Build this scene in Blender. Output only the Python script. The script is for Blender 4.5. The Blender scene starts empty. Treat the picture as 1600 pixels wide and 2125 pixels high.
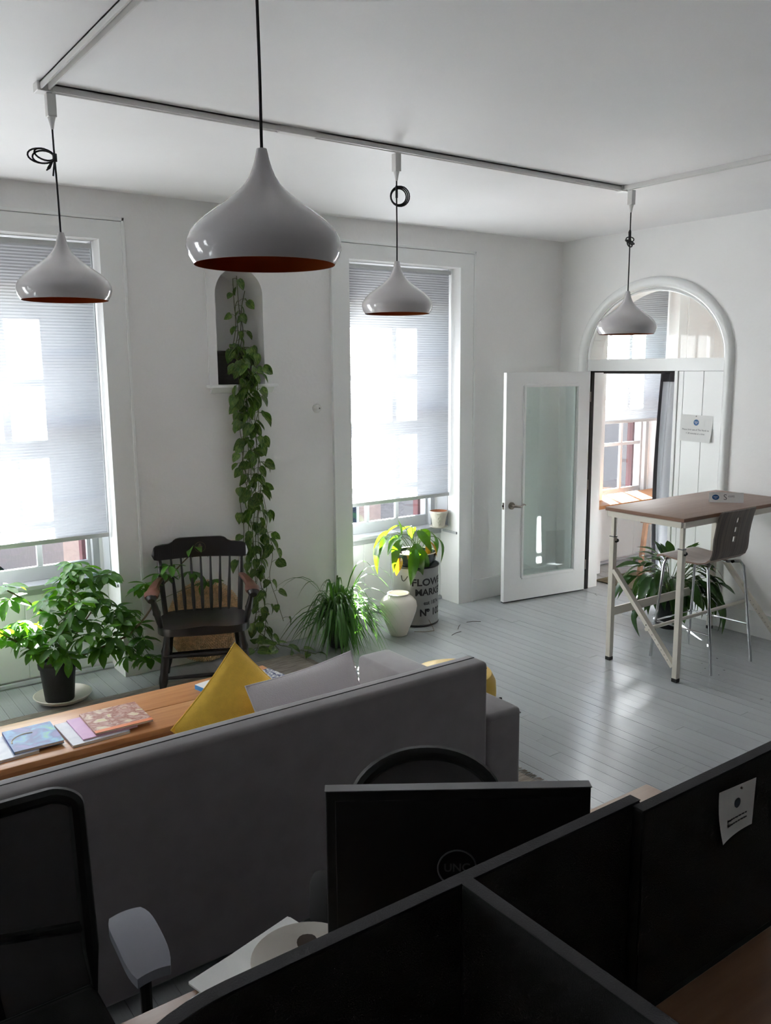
import bpy, bmesh, math, random
from mathutils import Vector, Matrix, Euler

random.seed(7)
R = math.radians
PI = math.pi
scene = bpy.context.scene
col = scene.collection

# ---------------------------------------------------------------- camera
cam_data = bpy.data.cameras.new('camera')
cam = bpy.data.objects.new('camera', cam_data)
col.objects.link(cam)
CY, CP, CR = R(35.89), R(9.61), R(-0.462)
fw = Vector((math.sin(CY) * math.cos(CP), math.cos(CY) * math.cos(CP), -math.sin(CP)))
rt0 = Vector((math.cos(CY), -math.sin(CY), 0))
up0 = rt0.cross(fw)
rt = math.cos(CR) * rt0 + math.sin(CR) * up0
up = -math.sin(CR) * rt0 + math.cos(CR) * up0
cm = Matrix((rt, up, -fw)).transposed().to_4x4()
cm.translation = (0, 0, 2.08)
cam.matrix_world = cm
cam_data.sensor_fit = 'VERTICAL'
cam_data.sensor_height = 36.0
cam_data.lens = 1776.14 / 2125 * 36.0
cam_data.clip_start = 0.05
scene.camera = cam

# ---------------------------------------------------------------- sky, sun, exposure
world = bpy.data.worlds.new('sky')
scene.world = world
world.use_nodes = True
wn = world.node_tree
wn.nodes.clear()
w_out = wn.nodes.new('ShaderNodeOutputWorld')
w_bg = wn.nodes.new('ShaderNodeBackground')
w_sky = wn.nodes.new('ShaderNodeTexSky')
w_sky.sky_type = 'NISHITA'
w_sky.sun_disc = False
w_sky.sun_elevation = R(30)
w_sky.sun_rotation = R(33.8)
w_sky.air_density = 1.0
w_sky.dust_density = 0.6
w_bg.inputs['Strength'].default_value = 0.15
wn.links.new(w_sky.outputs[0], w_bg.inputs['Color'])
wn.links.new(w_bg.outputs[0], w_out.inputs['Surface'])

sun_data = bpy.data.lights.new('sun', 'SUN')
sun_data.energy = 40.0
sun_data.angle = R(0.6)
sun_data.color = (0.985, 0.98, 1.0)
sun = bpy.data.objects.new('sun', sun_data)
col.objects.link(sun)
to_sun = Vector((0.482, 0.72, 0.5)).normalized()
sun.rotation_euler = to_sun.to_track_quat('Z', 'Y').to_euler()
sun.location = (12, 18, 12)

scene.view_settings.view_transform = 'Standard'
scene.view_settings.look = 'None'
scene.view_settings.gamma = 1.0
scene.view_settings.use_curve_mapping = False
scene.view_settings.exposure = 2.03
scene.cycles.max_bounces = 16
scene.cycles.diffuse_bounces = 12
scene.cycles.transparent_max_bounces = 16

# ---------------------------------------------------------------- materials
def lin(c):
    return tuple(((v / 255) / 12.92 if v / 255 <= 0.04045 else ((v / 255 + 0.055) / 1.055) ** 2.4) for v in c)

def M(name, rgb, rough=0.5, metal=0.0, var=0.0, vscale=6.0, bump=0.0, bscale=80.0, stretch=(1, 1, 1),
      rand=0.0, sheen=0.0, spec=0.5, coat=0.0, rgb2=None):
    m = bpy.data.materials.new(name)
    m.use_nodes = True
    nt = m.node_tree
    b = nt.nodes['Principled BSDF']
    c = lin(rgb)
    b.inputs['Base Color'].default_value = (*c, 1)
    b.inputs['Roughness'].default_value = rough
    b.inputs['Metallic'].default_value = metal
    b.inputs['Specular IOR Level'].default_value = spec
    if sheen:
        b.inputs['Sheen Weight'].default_value = sheen
        b.inputs['Sheen Roughness'].default_value = 0.4
    if coat:
        b.inputs['Coat Weight'].default_value = coat
        b.inputs['Coat Roughness'].default_value = 0.08
    tc = nt.nodes.new('ShaderNodeTexCoord')
    mp = nt.nodes.new('ShaderNodeMapping')
    mp.inputs['Scale'].default_value = stretch
    nt.links.new(tc.outputs['Object'], mp.inputs['Vector'])
    sock = None
    if var or rgb2:
        n = nt.nodes.new('ShaderNodeTexNoise')
        n.inputs['Scale'].default_value = vscale
        n.inputs['Detail'].default_value = 5
        nt.links.new(mp.outputs[0], n.inputs['Vector'])
        r = nt.nodes.new('ShaderNodeValToRGB')
        r.color_ramp.elements[0].position = 0.32
        r.color_ramp.elements[1].position = 0.68
        a = lin(rgb2) if rgb2 else tuple(v * (1 - var) for v in c)
        d = c if rgb2 else tuple(min(1, v * (1 + var)) for v in c)
        r.color_ramp.elements[0].color = (*a, 1)
        r.color_ramp.elements[1].color = (*d, 1)
        nt.links.new(n.outputs['Fac'], r.inputs['Fac'])
        sock = r.outputs['Color']
        nt.links.new(sock, b.inputs['Base Color'])
    if rand:
        oi = nt.nodes.new('ShaderNodeObjectInfo')
        mr = nt.nodes.new('ShaderNodeMapRange')
        mr.inputs['To Min'].default_value = 1 - rand
        mr.inputs['To Max'].default_value = 1 + rand
        nt.links.new(oi.outputs['Random'], mr.inputs['Value'])
        h = nt.nodes.new('ShaderNodeHueSaturation')
        nt.links.new(mr.outputs[0], h.inputs['Value'])
        if sock:
            nt.links.new(sock, h.inputs['Color'])
        else:
            h.inputs['Color'].default_value = (*c, 1)
        nt.links.new(h.outputs[0], b.inputs['Base Color'])
    if bump:
        n2 = nt.nodes.new('ShaderNodeTexNoise')
        n2.inputs['Scale'].default_value = bscale
        n2.inputs['Detail'].default_value = 4
        nt.links.new(mp.outputs[0], n2.inputs['Vector'])
        bp = nt.nodes.new('ShaderNodeBump')
        bp.inputs['Strength'].default_value = bump
        bp.inputs['Distance'].default_value = 0.01
        nt.links.new(n2.outputs['Fac'], bp.inputs['Height'])
        nt.links.new(bp.outputs[0], b.inputs['Normal'])
    return m

def leaf_mat(name, rgb, rgb2, tr, rough=0.35, rand=0.25, trans=0.45, stripe=0.0):
    """leaf: glossy top plus light shining through"""
    m = bpy.data.materials.new(name)
    m.use_nodes = True
    nt = m.node_tree
    b = nt.nodes['Principled BSDF']
    b.inputs['Roughness'].default_value = rough
    out = nt.nodes['Material Output']
    tc = nt.nodes.new('ShaderNodeTexCoord')
    n = nt.nodes.new('ShaderNodeTexNoise')
    n.inputs['Scale'].default_value = 5 if not stripe else 3.0
    mp = nt.nodes.new('ShaderNodeMapping')
    if stripe:
        mp.inputs['Scale'].default_value = (1.0, stripe, 1.0)
    oi = nt.nodes.new('ShaderNodeObjectInfo')
    nt.links.new(tc.outputs['Object'], mp.inputs['Vector'])
    nt.links.new(oi.outputs['Random'], mp.inputs['Location'])
    nt.links.new(mp.outputs[0], n.inputs['Vector'])
    r = nt.nodes.new('ShaderNodeValToRGB')
    r.color_ramp.elements[0].position = 0.42
    r.color_ramp.elements[1].position = 0.62
    r.color_ramp.elements[0].color = (*lin(rgb), 1)
    r.color_ramp.elements[1].color = (*lin(rgb2), 1)
    nt.links.new(n.outputs['Fac'], r.inputs['Fac'])
    mr = nt.nodes.new('ShaderNodeMapRange')
    mr.inputs['To Min'].default_value = 1 - rand
    mr.inputs['To Max'].default_value = 1 + rand
    nt.links.new(oi.outputs['Random'], mr.inputs['Value'])
    h = nt.nodes.new('ShaderNodeHueSaturation')
    nt.links.new(mr.outputs[0], h.inputs['Value'])
    nt.links.new(r.outputs[0], h.inputs['Color'])
    nt.links.new(h.outputs[0], b.inputs['Base Color'])
    t = nt.nodes.new('ShaderNodeBsdfTranslucent')
    t.inputs['Color'].default_value = (*lin(tr), 1)
    mx = nt.nodes.new('ShaderNodeMixShader')
    mx.inputs[0].default_value = trans
    nt.links.new(b.outputs[0], mx.inputs[1])
    nt.links.new(t.outputs[0], mx.inputs[2])
    nt.links.new(mx.outputs[0], out.inputs['Surface'])
    return m

def glass_mat(name, tint=(1, 1, 1), refl=1.0, rough=0.0):
    m = bpy.data.materials.new(name)
    m.use_nodes = True
    nt = m.node_tree
    nt.nodes.clear()
    out = nt.nodes.new('ShaderNodeOutputMaterial')
    t = nt.nodes.new('ShaderNodeBsdfTransparent')
    t.inputs['Color'].default_value = (*tint, 1)
    g = nt.nodes.new('ShaderNodeBsdfGlossy')
    g.inputs['Roughness'].default_value = rough
    f = nt.nodes.new('ShaderNodeLayerWeight')
    f.inputs['Blend'].default_value = 0.5
    pw = nt.nodes.new('ShaderNodeMath')
    pw.operation = 'POWER'
    pw.inputs[1].default_value = 4.0
    k = nt.nodes.new('ShaderNodeMath')
    k.operation = 'MULTIPLY_ADD'
    k.inputs[1].default_value = 0.9 * refl
    k.inputs[2].default_value = 0.04 * refl
    k.use_clamp = True
    mx = nt.nodes.new('ShaderNodeMixShader')
    nt.links.new(f.outputs['Facing'], pw.inputs[0])
    nt.links.new(pw.outputs[0], k.inputs[0])
    nt.links.new(k.outputs[0], mx.inputs[0])
    nt.links.new(t.outputs[0], mx.inputs[1])
    nt.links.new(g.outputs[0], mx.inputs[2])
    nt.links.new(mx.outputs[0], out.inputs['Surface'])
    return m

def shade_mat():
    """pleated blind cloth: half reflects, half lets light through"""
    m = bpy.data.materials.new('blind_cloth')
    m.use_nodes = True
    nt = m.node_tree
    nt.nodes.clear()
    out = nt.nodes.new('ShaderNodeOutputMaterial')
    d = nt.nodes.new('ShaderNodeBsdfDiffuse')
    d.inputs['Color'].default_value = (0.16, 0.16, 0.17, 1)
    t = nt.nodes.new('ShaderNodeBsdfTranslucent')
    t.inputs['Color'].default_value = (0.85, 0.85, 0.86, 1)
    mx = nt.nodes.new('ShaderNodeMixShader')
    mx.inputs[0].default_value = 0.5
    nt.links.new(d.outputs[0], mx.inputs[1])
    nt.links.new(t.outputs[0], mx.inputs[2])
    nt.links.new(mx.outputs[0], out.inputs['Surface'])
    return m

def mesh_cloth_mat():
    m = bpy.data.materials.new('black_mesh_weave')
    m.use_nodes = True
    nt = m.node_tree
    b = nt.nodes['Principled BSDF']
    b.inputs['Base Color'].default_value = (0.012, 0.012, 0.013, 1)
    b.inputs['Roughness'].default_value = 0.8
    out = nt.nodes['Material Output']
    t = nt.nodes.new('ShaderNodeBsdfTransparent')
    mx = nt.nodes.new('ShaderNodeMixShader')
    mx.inputs[0].default_value = 0.2
    nt.links.new(b.outputs[0], mx.inputs[1])
    nt.links.new(t.outputs[0], mx.inputs[2])
    nt.links.new(mx.outputs[0], out.inputs['Surface'])
    return m

def art_mat(name, cols, scale=4.0, dist=1.5, rough=0.5):
    m = bpy.data.materials.new(name)
    m.use_nodes = True
    nt = m.node_tree
    b = nt.nodes['Principled BSDF']
    b.inputs['Roughness'].default_value = rough
    tc = nt.nodes.new('ShaderNodeTexCoord')
    n = nt.nodes.new('ShaderNodeTexNoise')
    n.inputs['Scale'].default_value = scale
    n.inputs['Distortion'].default_value = dist
    n.inputs['Detail'].default_value = 3
    nt.links.new(tc.outputs['Generated'], n.inputs['Vector'])
    r = nt.nodes.new('ShaderNodeValToRGB')
    while len(r.color_ramp.elements) < len(cols):
        r.color_ramp.elements.new(0.5)
    for i, c in enumerate(cols):
        r.color_ramp.elements[i].position = 0.28 + 0.44 * i / (len(cols) - 1)
        r.color_ramp.elements[i].color = (*lin(c), 1)
    nt.links.new(n.outputs['Fac'], r.inputs['Fac'])
    nt.links.new(r.outputs[0], b.inputs['Base Color'])
    return m

MAT = {
    'wall': M('wall_paint', (238, 237, 236), 0.55, var=0.015, vscale=2.5, bump=0.12, bscale=35),
    'ceil': M('ceiling_paint', (240, 239, 240), 0.6, var=0.015, vscale=1.5, bump=0.15, bscale=9),
    'trim': M('gloss_white_trim', (238, 239, 238), 0.28, bump=0.05, bscale=30),
    'dark': M('far_wall_paint', (96, 94, 92), 0.7, var=0.04),
    'plank': M('painted_plank', (164, 167, 169), 0.18, var=0.05, vscale=3, bump=0.10, bscale=14, stretch=(3, 0.35, 1), rand=0.035),
    'under': M('subfloor', (60, 58, 55), 0.9),
    'glass': glass_mat('window_glass', (0.96, 0.98, 0.97)),
    'glass_door': glass_mat('door_glass', (0.90, 0.95, 0.93), 2.0),
    'glass_lunette': glass_mat('lunette_glass', (0.96, 0.98, 0.97), 0.4),
    'blind': shade_mat(),
    'rail': M('blind_rail', (196, 197, 198), 0.4),
    'lamp_w': M('lamp_enamel', (206, 202, 203), 0.12, coat=0.6),
    'lamp_c': M('lamp_copper_lining', (176, 92, 40), 0.35, metal=0.55),
    'cord': M('black_cord', (22, 20, 24), 0.7),
    'track': M('white_track', (226, 224, 222), 0.3),
    'chrome': M('chrome', (205, 206, 208), 0.12, metal=1.0),
    'nickel': M('brushed_nickel', (150, 142, 134), 0.28, metal=1.0),
    'blackwood': M('black_lacquer', (24, 21, 22), 0.28, var=0.25, vscale=4, coat=0.3),
    'cherry': M('cherry_arm', (88, 50, 37), 0.35, var=0.2, vscale=5, coat=0.4),
    'gold': M('gold_leaf', (104, 92, 66), 0.6, metal=0.3),
    'jute': M('jute_braid', (224, 192, 150), 0.85, var=0.3, vscale=40),
    'pot_black': M('black_nursery_pot', (26, 27, 29), 0.55, bump=0.2, bscale=90),
    'basket': M('dark_woven_pot', (62, 57, 55), 0.8, var=0.15, vscale=20, bump=0.5, bscale=60, stretch=(1, 1, 4)),
    'soil': M('potting_soil', (58, 42, 32), 0.95, var=0.4, vscale=60, bump=0.6, bscale=70),
    'saucer': M('cream_saucer', (214, 208, 194), 0.35),
    'vase': M('cream_ceramic', (226, 219, 208), 0.32),
    'zinc': M('zinc_drum', (150, 152, 150), 0.38, metal=0.35, var=0.12, vscale=5),
    'zincdark': M('dark_iron_rim', (52, 54, 55), 0.45, metal=0.4),
    'stencil': M('black_stencil_paint', (34, 34, 36), 0.7),
    'glaze': M('green_black_glaze', (44, 54, 56), 0.15, var=0.3, vscale=8),
    'terra': M('terracotta', (176, 110, 74), 0.8, var=0.15, vscale=20),
    'whitepot': M('whitewashed_pot', (206, 200, 186), 0.7, var=0.1, vscale=12, bump=0.5, bscale=40),
    'sofa': M('grey_velvet', (136, 131, 133), 0.85, var=0.06, vscale=12, bump=0.1, bscale=500, sheen=0.35),
    'sofadark': M('sofa_backing', (84, 81, 80), 0.9, var=0.05, vscale=10, bump=0.1, bscale=400, sheen=0.1),
    'mustard': M('mustard_linen', (252, 206, 84), 0.9, var=0.06, vscale=30, bump=0.3, bscale=260, sheen=0.2),
    'pillow': M('pale_lilac_cotton', (232, 226, 229), 0.9, bump=0.25, bscale=220, sheen=0.1),
    'yellow': M('yellow_leather', (214, 176, 62), 0.45, var=0.06, vscale=8),
    'oak': M('honey_oak', (200, 144, 94), 0.38, rgb2=(182, 122, 74), vscale=3.2, stretch=(1.2, 14, 6)),
    'oakpale': M('pale_oak', (172, 118, 70), 0.45, rgb2=(152, 98, 56), vscale=3, stretch=(1.2, 12, 6)),
    'walnut': M('brown_desk_laminate', (150, 116, 92), 0.35, rgb2=(130, 97, 76), vscale=3, stretch=(1.0, 12, 6)),
    'deskwood': M('taupe_laminate', (158, 134, 122), 0.5, rgb2=(146, 122, 110), vscale=4, stretch=(1, 14, 6)),
    'deskedge': M('brown_edge_band', (126, 90, 70), 0.4),
    'cream_metal': M('cream_metal', (214, 208, 196), 0.35),
    'zebrano': M('striped_walnut_ply', (104, 90, 80), 0.4, rgb2=(52, 44, 40), vscale=5, stretch=(9, 0.4, 0.4)),
    'plyseat': M('ply_seat', (150, 122, 108), 0.35, rgb2=(122, 96, 84), vscale=5, stretch=(11, 0.5, 0.5)),
    'rubber': M('black_rubber', (18, 18, 19), 0.6),
    'paper': M('white_paper', (226, 226, 224), 0.7),
    'ink': M('dark_ink', (58, 58, 62), 0.8),
    'blue': M('logo_blue', (30, 92, 148), 0.5),
    'navy': M('logo_navy', (40, 48, 68), 0.6),
    'curtain': M('grey_curtain', (206, 208, 214), 0.85, bump=0.15, bscale=250),
    'curtain_edge': M('charcoal_curtain_edge', (58, 56, 60), 0.9),
    'mat_green': M('olive_doormat', (104, 98, 76), 0.95, var=0.2, vscale=30, bump=0.5, bscale=120),
    'rug': M('oatmeal_rug', (184, 176, 164), 0.95, rgb2=(142, 132, 122), vscale=9, stretch=(1, 7, 1), bump=0.6, bscale=150),
    'screen': M('black_felt', (14, 13, 14), 0.95, var=0.15, vscale=200, bump=0.3, bscale=400),
    'screentrim': M('charcoal_felt_edge', (52, 51, 53), 0.9, bump=0.3, bscale=300),
    'plastic': M('black_plastic', (14, 14, 15), 0.6, spec=0.3),
    'monbezel': M('grey_monitor_edge', (92, 92, 95), 0.35),
    'logo_grey': M('grey_logo_print', (90, 90, 94), 0.5),
    'meshcloth': mesh_cloth_mat(),
    'armgrey': M('grey_arm_pad', (150, 152, 162), 0.38),
    'bowl': M('off_white_bowl', (222, 216, 206), 0.25),
    'coffee': M('bowl_shadow_and_splotch', (70, 58, 48), 0.5),  # dark tone for the painted shadow and the splotch in the bowl
    'stem': M('green_stem', (86, 104, 52), 0.5),
    'vine': M('vine_stem', (88, 98, 52), 0.5),
    'bark': M('grey_bark', (116, 98, 74), 0.8, var=0.2, vscale=30, bump=0.5, bscale=60),
    'twig': M('dark_twig', (66, 52, 44), 0.9),
    'schef': leaf_mat('umbrella_leaf', (46, 88, 28), (72, 116, 36), (112, 176, 28), trans=0.28, rough=0.42),
    'pothos': leaf_mat('pothos_leaf', (34, 72, 26), (120, 142, 66), (100, 150, 40), stripe=6.0, trans=0.22),
    'spider': leaf_mat('spider_blade', (46, 86, 32), (62, 104, 42), (96, 150, 44), trans=0.28),
    'lily': leaf_mat('peace_lily_leaf', (36, 78, 26), (52, 98, 32), (112, 160, 22), trans=0.28, rough=0.3),
    'lily_dark': leaf_mat('dark_lily_leaf', (34, 62, 32), (46, 78, 40), (90, 130, 50), trans=0.25, rough=0.25),
    'lily_yellow': leaf_mat('yellowed_lily_leaf', (196, 160, 40), (150, 96, 30), (190, 130, 24), trans=0.3),
    'sash': M('greyed_sash_paint', (178, 180, 183), 0.35, bump=0.05, bscale=30),  # white sash paint greyed to cut light bounced inside the window recess
    'asphalt': M('asphalt', (37, 37, 39), 0.95, spec=0.0, var=0.18, vscale=3, bump=0.4, bscale=30),
    'pinkwall': M('pink_render', (200, 172, 162), 0.9, var=0.05),
    'maroon': M('maroon_paint', (76, 44, 48), 0.6),
    'yleaf': leaf_mat('autumn_leaf', (214, 190, 60), (170, 160, 60), (240, 220, 80), trans=0.4),
    'sensor': M('sensor_plastic', (226, 225, 222), 0.4),
    'black': M('black_gap_strip', (20, 18, 18), 0.8),
}

# ---------------------------------------------------------------- mesh helpers
class MB:
    def __init__(self):
        self.v = []
        self.f = []

    def add(self, vs, fs):
        o = len(self.v)
        self.v += [tuple(p) for p in vs]
        self.f += [tuple(i + o for i in f) for f in fs]
        return self

    def box(self, x0, x1, y0, y1, z0, z1, mat=None):
        vs = [Vector(p) for p in ((x0, y0, z0), (x1, y0, z0), (x1, y1, z0), (x0, y1, z0),
                                  (x0, y0, z1), (x1, y0, z1), (x1, y1, z1), (x0, y1, z1))]
        if mat is not None:
            vs = [mat @ p for p in vs]
        return self.add(vs, [(3, 2, 1, 0), (4, 5, 6, 7), (0, 1, 5, 4), (1, 2, 6, 5), (2, 3, 7, 6), (3, 0, 4, 7)])

    def beam(self, a, b, w, h=None, upv=(0, 0, 1)):
        """square bar from a to b"""
        a, b = Vector(a), Vector(b)
        h = h or w
        d = (b - a)
        L = d.length
        d.normalize()
        u = Vector(upv)
        if abs(d.dot(u)) > 0.95:
            u = Vector((0, 1, 0))
        s = d.cross(u).normalized()
        u = s.cross(d)
        m = Matrix((d, s, u)).transposed().to_4x4()
        m.translation = a
        return self.box(0, L, -w / 2, w / 2, -h / 2, h / 2, m)

    def tube(self, pts, r, n=8, closed=False):
        pts = [Vector(p) for p in pts]
        k = len(pts)
        rs = r if isinstance(r, (list, tuple)) else [r] * k
        vs, fs = [], []
        prev = None
        for i, p in enumerate(pts):
            if closed:
                d = pts[(i + 1) % k] - pts[i - 1]
            else:
                d = pts[min(i + 1, k - 1)] - pts[max(i - 1, 0)]
            d = d.normalized() if d.length > 1e-9 else Vector((0, 0, 1))
            if prev is None:
                u = Vector((0, 0, 1)) if abs(d.z) < 0.9 else Vector((1, 0, 0))
                s = d.cross(u).normalized()
            else:
                s = prev - d * prev.dot(d)
                s = s.normalized() if s.length > 1e-6 else d.orthogonal().normalized()
            prev = s
            t = d.cross(s)
            for j in range(n):
                a = 2 * PI * j / n
                vs.append(p + (s * math.cos(a) + t * math.sin(a)) * rs[i])
        m = k if closed else k - 1
        for i in range(m):
            for j in range(n):
                a, b = i * n + j, i * n + (j + 1) % n
                c, d2 = ((i + 1) % k) * n + (j + 1) % n, ((i + 1) % k) * n + j
                fs.append((a, b, c, d2))
        if not closed:
            fs.append(tuple(range(n - 1, -1, -1)))
            fs.append(tuple(range((k - 1) * n, k * n)))
        return self.add(vs, fs)

    def lathe(self, prof, n=32, c=(0, 0, 0), sx=1, sy=1, cap=True):
        vs, fs = [], []
        for (r, z) in prof:
            for j in range(n):
                a = 2 * PI * j / n
                vs.append((c[0] + r * math.cos(a) * sx, c[1] + r * math.sin(a) * sy, c[2] + z))
        for i in range(len(prof) - 1):
            for j in range(n):
                fs.append((i * n + j, i * n + (j + 1) % n, (i + 1) * n + (j + 1) % n, (i + 1) * n + j))
        if cap and prof[0][0] > 1e-5:
            fs.append(tuple(range(n - 1, -1, -1)))
        if cap and prof[-1][0] > 1e-5:
            o = (len(prof) - 1) * n
            fs.append(tuple(range(o, o + n)))
        return self.add(vs, fs)

    def prism(self, poly, a0, a1, axis='y'):
        """polygon in the two other axes, extruded along axis"""
        def pt(p, a):
            return {'x': (a, p[0], p[1]), 'y': (p[0], a, p[1]), 'z': (p[0], p[1], a)}[axis]
        n = len(poly)
        vs = [pt(p, a0) for p in poly] + [pt(p, a1) for p in poly]
        fs = [tuple(range(n)), tuple(range(2 * n - 1, n - 1, -1))]
        fs += [(i, i + n, (i + 1) % n + n, (i + 1) % n) for i in range(n)]
        return self.add(vs, fs)

    def grid(self, fn, nu, nv):
        vs = [fn(i / nu, j / nv) for i in range(nu + 1) for j in range(nv + 1)]
        fs = [(i * (nv + 1) + j, (i + 1) * (nv + 1) + j, (i + 1) * (nv + 1) + j + 1, i * (nv + 1) + j + 1)
              for i in range(nu) for j in range(nv)]
        return self.add(vs, fs)

    def mesh(self, name, smooth=False, fix=True):
        me = bpy.data.meshes.new(name)
        me.from_pydata(self.v, [], self.f)
        if fix:
            bm = bmesh.new()
            bm.from_mesh(me)
            bmesh.ops.recalc_face_normals(bm, faces=bm.faces)
            bm.to_mesh(me)
            bm.free()
        if smooth:
            me.polygons.foreach_set('use_smooth', [True] * len(me.polygons))
            me.set_sharp_from_angle(angle=R(38))
        me.update()
        return me

    def build(self, name, mat, parent=None, smooth=False, bevel=0.0, loc=None, rot=None, fix=True):
        me = self.mesh(name, smooth, fix)
        me.materials.append(MAT[mat])
        o = bpy.data.objects.new(name, me)
        col.objects.link(o)
        if parent is not None:
            o.parent = parent
        if loc is not None:
            o.location = loc
        if rot is not None:
            o.rotation_euler = rot
        if bevel:
            md = o.modifiers.new('edge', 'BEVEL')
            md.width = bevel
            md.segments = 2
            md.limit_method = 'ANGLE'
        return o

def tag(o, label=None, cat=None, group=None, kind=None):
    if label:
        o['label'] = label
    if cat:
        o['category'] = cat
    if group:
        o['group'] = group
    if kind:
        o['kind'] = kind
    return o

def struct(o, label=None):
    o['kind'] = 'structure'
    if label:
        o['label'] = label
    return o

def thing(name, label, cat, loc=(0, 0, 0), rz=0.0, group=None):
    o = bpy.data.objects.new(name, None)
    o.empty_display_size = 0.05
    col.objects.link(o)
    o.location = loc
    o.rotation_euler = (0, 0, rz)
    return tag(o, label, cat, group)

def copy_tree(o, parent=None):
    c = o.copy()
    col.objects.link(c)
    c.parent = parent
    for ch in [x for x in bpy.data.objects if x.parent == o]:
        copy_tree(ch, c)
    return c

def rbox(name, x0, x1, y0, y1, z0, z1, bev, mat, parent=None, seg=3):
    bm = bmesh.new()
    bmesh.ops.create_cube(bm, size=1)
    for v in bm.verts:
        v.co = Vector(((x0 + x1) / 2 + v.co.x * (x1 - x0), (y0 + y1) / 2 + v.co.y * (y1 - y0), (z0 + z1) / 2 + v.co.z * (z1 - z0)))
    bmesh.ops.bevel(bm, geom=list(bm.edges), offset=bev, segments=seg, profile=0.5, affect='EDGES')
    me = bpy.data.meshes.new(name)
    bm.to_mesh(me)
    bm.free()
    me.polygons.foreach_set('use_smooth', [True] * len(me.polygons))
    me.set_sharp_from_angle(angle=R(50))
    me.materials.append(MAT[mat])
    o = bpy.data.objects.new(name, me)
    col.objects.link(o)
    o.parent = parent
    return o

def text_obj(body, size, mat, parent, matrix, extrude=0.0, align='CENTER', name='lettering', offset=0.0, wrap=None, sx=1.0):
    cu = bpy.data.curves.new(name, 'FONT')
    cu.body = body
    cu.size = size
    cu.align_x = align
    cu.align_y = 'CENTER'
    cu.extrude = extrude
    cu.offset = offset
    cu.resolution_u = 3
    tmp = bpy.data.objects.new(name, cu)
    col.objects.link(tmp)
    bpy.context.view_layer.update()
    dg = bpy.context.evaluated_depsgraph_get()
    me = bpy.data.meshes.new_from_object(tmp.evaluated_get(dg))
    bpy.data.objects.remove(tmp)
    bpy.data.curves.remove(cu)
    for v in me.vertices:
        v.co.x *= sx
        if wrap:
            v.co = Vector(wrap(v.co))
    me.materials.clear()
    me.materials.append(MAT[mat])
    o = bpy.data.objects.new(name, me)
    col.objects.link(o)
    o.parent = parent
    o.matrix_local = matrix
    return o

def axes(x, y, z, loc):
    m = Matrix((Vector(x), Vector(y), Vector(z))).transposed().to_4x4()
    m.translation = loc
    return m

def aim(d, upv=(0, 0, 1), loc=(0, 0, 0), s=1.0, roll=0.0, sw=None):
    """matrix with local +x along d and local z near upv"""
    x = Vector(d).normalized()
    u = Vector(upv)
    if abs(x.dot(u)) > 0.97:
        u = Vector((0.3, -0.9, 0.2))
    y = u.cross(x).normalized()
    z = x.cross(y)
    m = Matrix((x, y, z)).transposed().to_4x4() @ Matrix.Rotation(roll, 4, 'X') @ Matrix.Diagonal((s, sw or s, s, 1))
    m.translation = Vector(loc)
    return m

def leaf_mesh(name, mat, prof, droop=0.25, fold=0.12, n=6, wave=0.0):
    """leaf of length 1 along x; prof(t) half width"""
    mb = MB()
    vs, fs = [], []
    for i in range(n + 1):
        t = i / n
        w = prof(t)
        z = -droop * t * t
        for s in (-1, -0.5, 0, 0.5, 1):
            vs.append((t, s * w, z + fold * abs(s) * w + wave * math.sin(7 * t + 2 * s) * w * abs(s)))
    for i in range(n):
        for j in range(4):
            a = i * 5 + j
            fs.append((a, a + 5, a + 6, a + 1))
    mb.add(vs, fs)
    me = mb.mesh(name, True, fix=False)
    me.materials.append(MAT[mat])
    return me

def place(name, me, parent, mtx, label=None):
    o = bpy.data.objects.new(name, me)
    col.objects.link(o)
    o.parent = parent
    o.matrix_local = mtx
    if label:
        o['label'] = label
    return o

def arch_pts(h0, h1, spring, rise, n=24):
    c, a = (h0 + h1) / 2, (h1 - h0) / 2
    return [(c - a * math.cos(PI * i / n), spring + rise * math.sin(PI * i / n)) for i in range(n + 1)]

def arched(mb, axis, u0, u1, z0, z1, h0, h1, hz0, spring, rise, d0, d1, n=24):
    """slab pierced by an arched opening; axis 'x': slab along x facing y; 'y': slab along y facing x"""
    def B(a, b, c, d):
        if axis == 'x':
            mb.box(a, b, d0, d1, c, d)
        else:
            mb.box(d0, d1, a, b, c, d)
    B(u0, h0, z0, z1)
    B(h1, u1, z0, z1)
    if hz0 > z0:
        B(h0, h1, z0, hz0)
    P = arch_pts(h0, h1, spring, rise, n)
    for (a, za), (b, zb) in zip(P[:-1], P[1:]):
        poly = [(a, za), (b, zb), (b, z1), (a, z1)]
        mb.prism(poly, d0, d1, 'y' if axis == 'x' else 'x')
    return mb
# ================================================================ THE SETTING
CEIL = 3.19
YB = 5.60      # inner face of the window wall
XR = 6.08      # inner face of the arch wall
X0, Y0 = -6.4, -6.5

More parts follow.
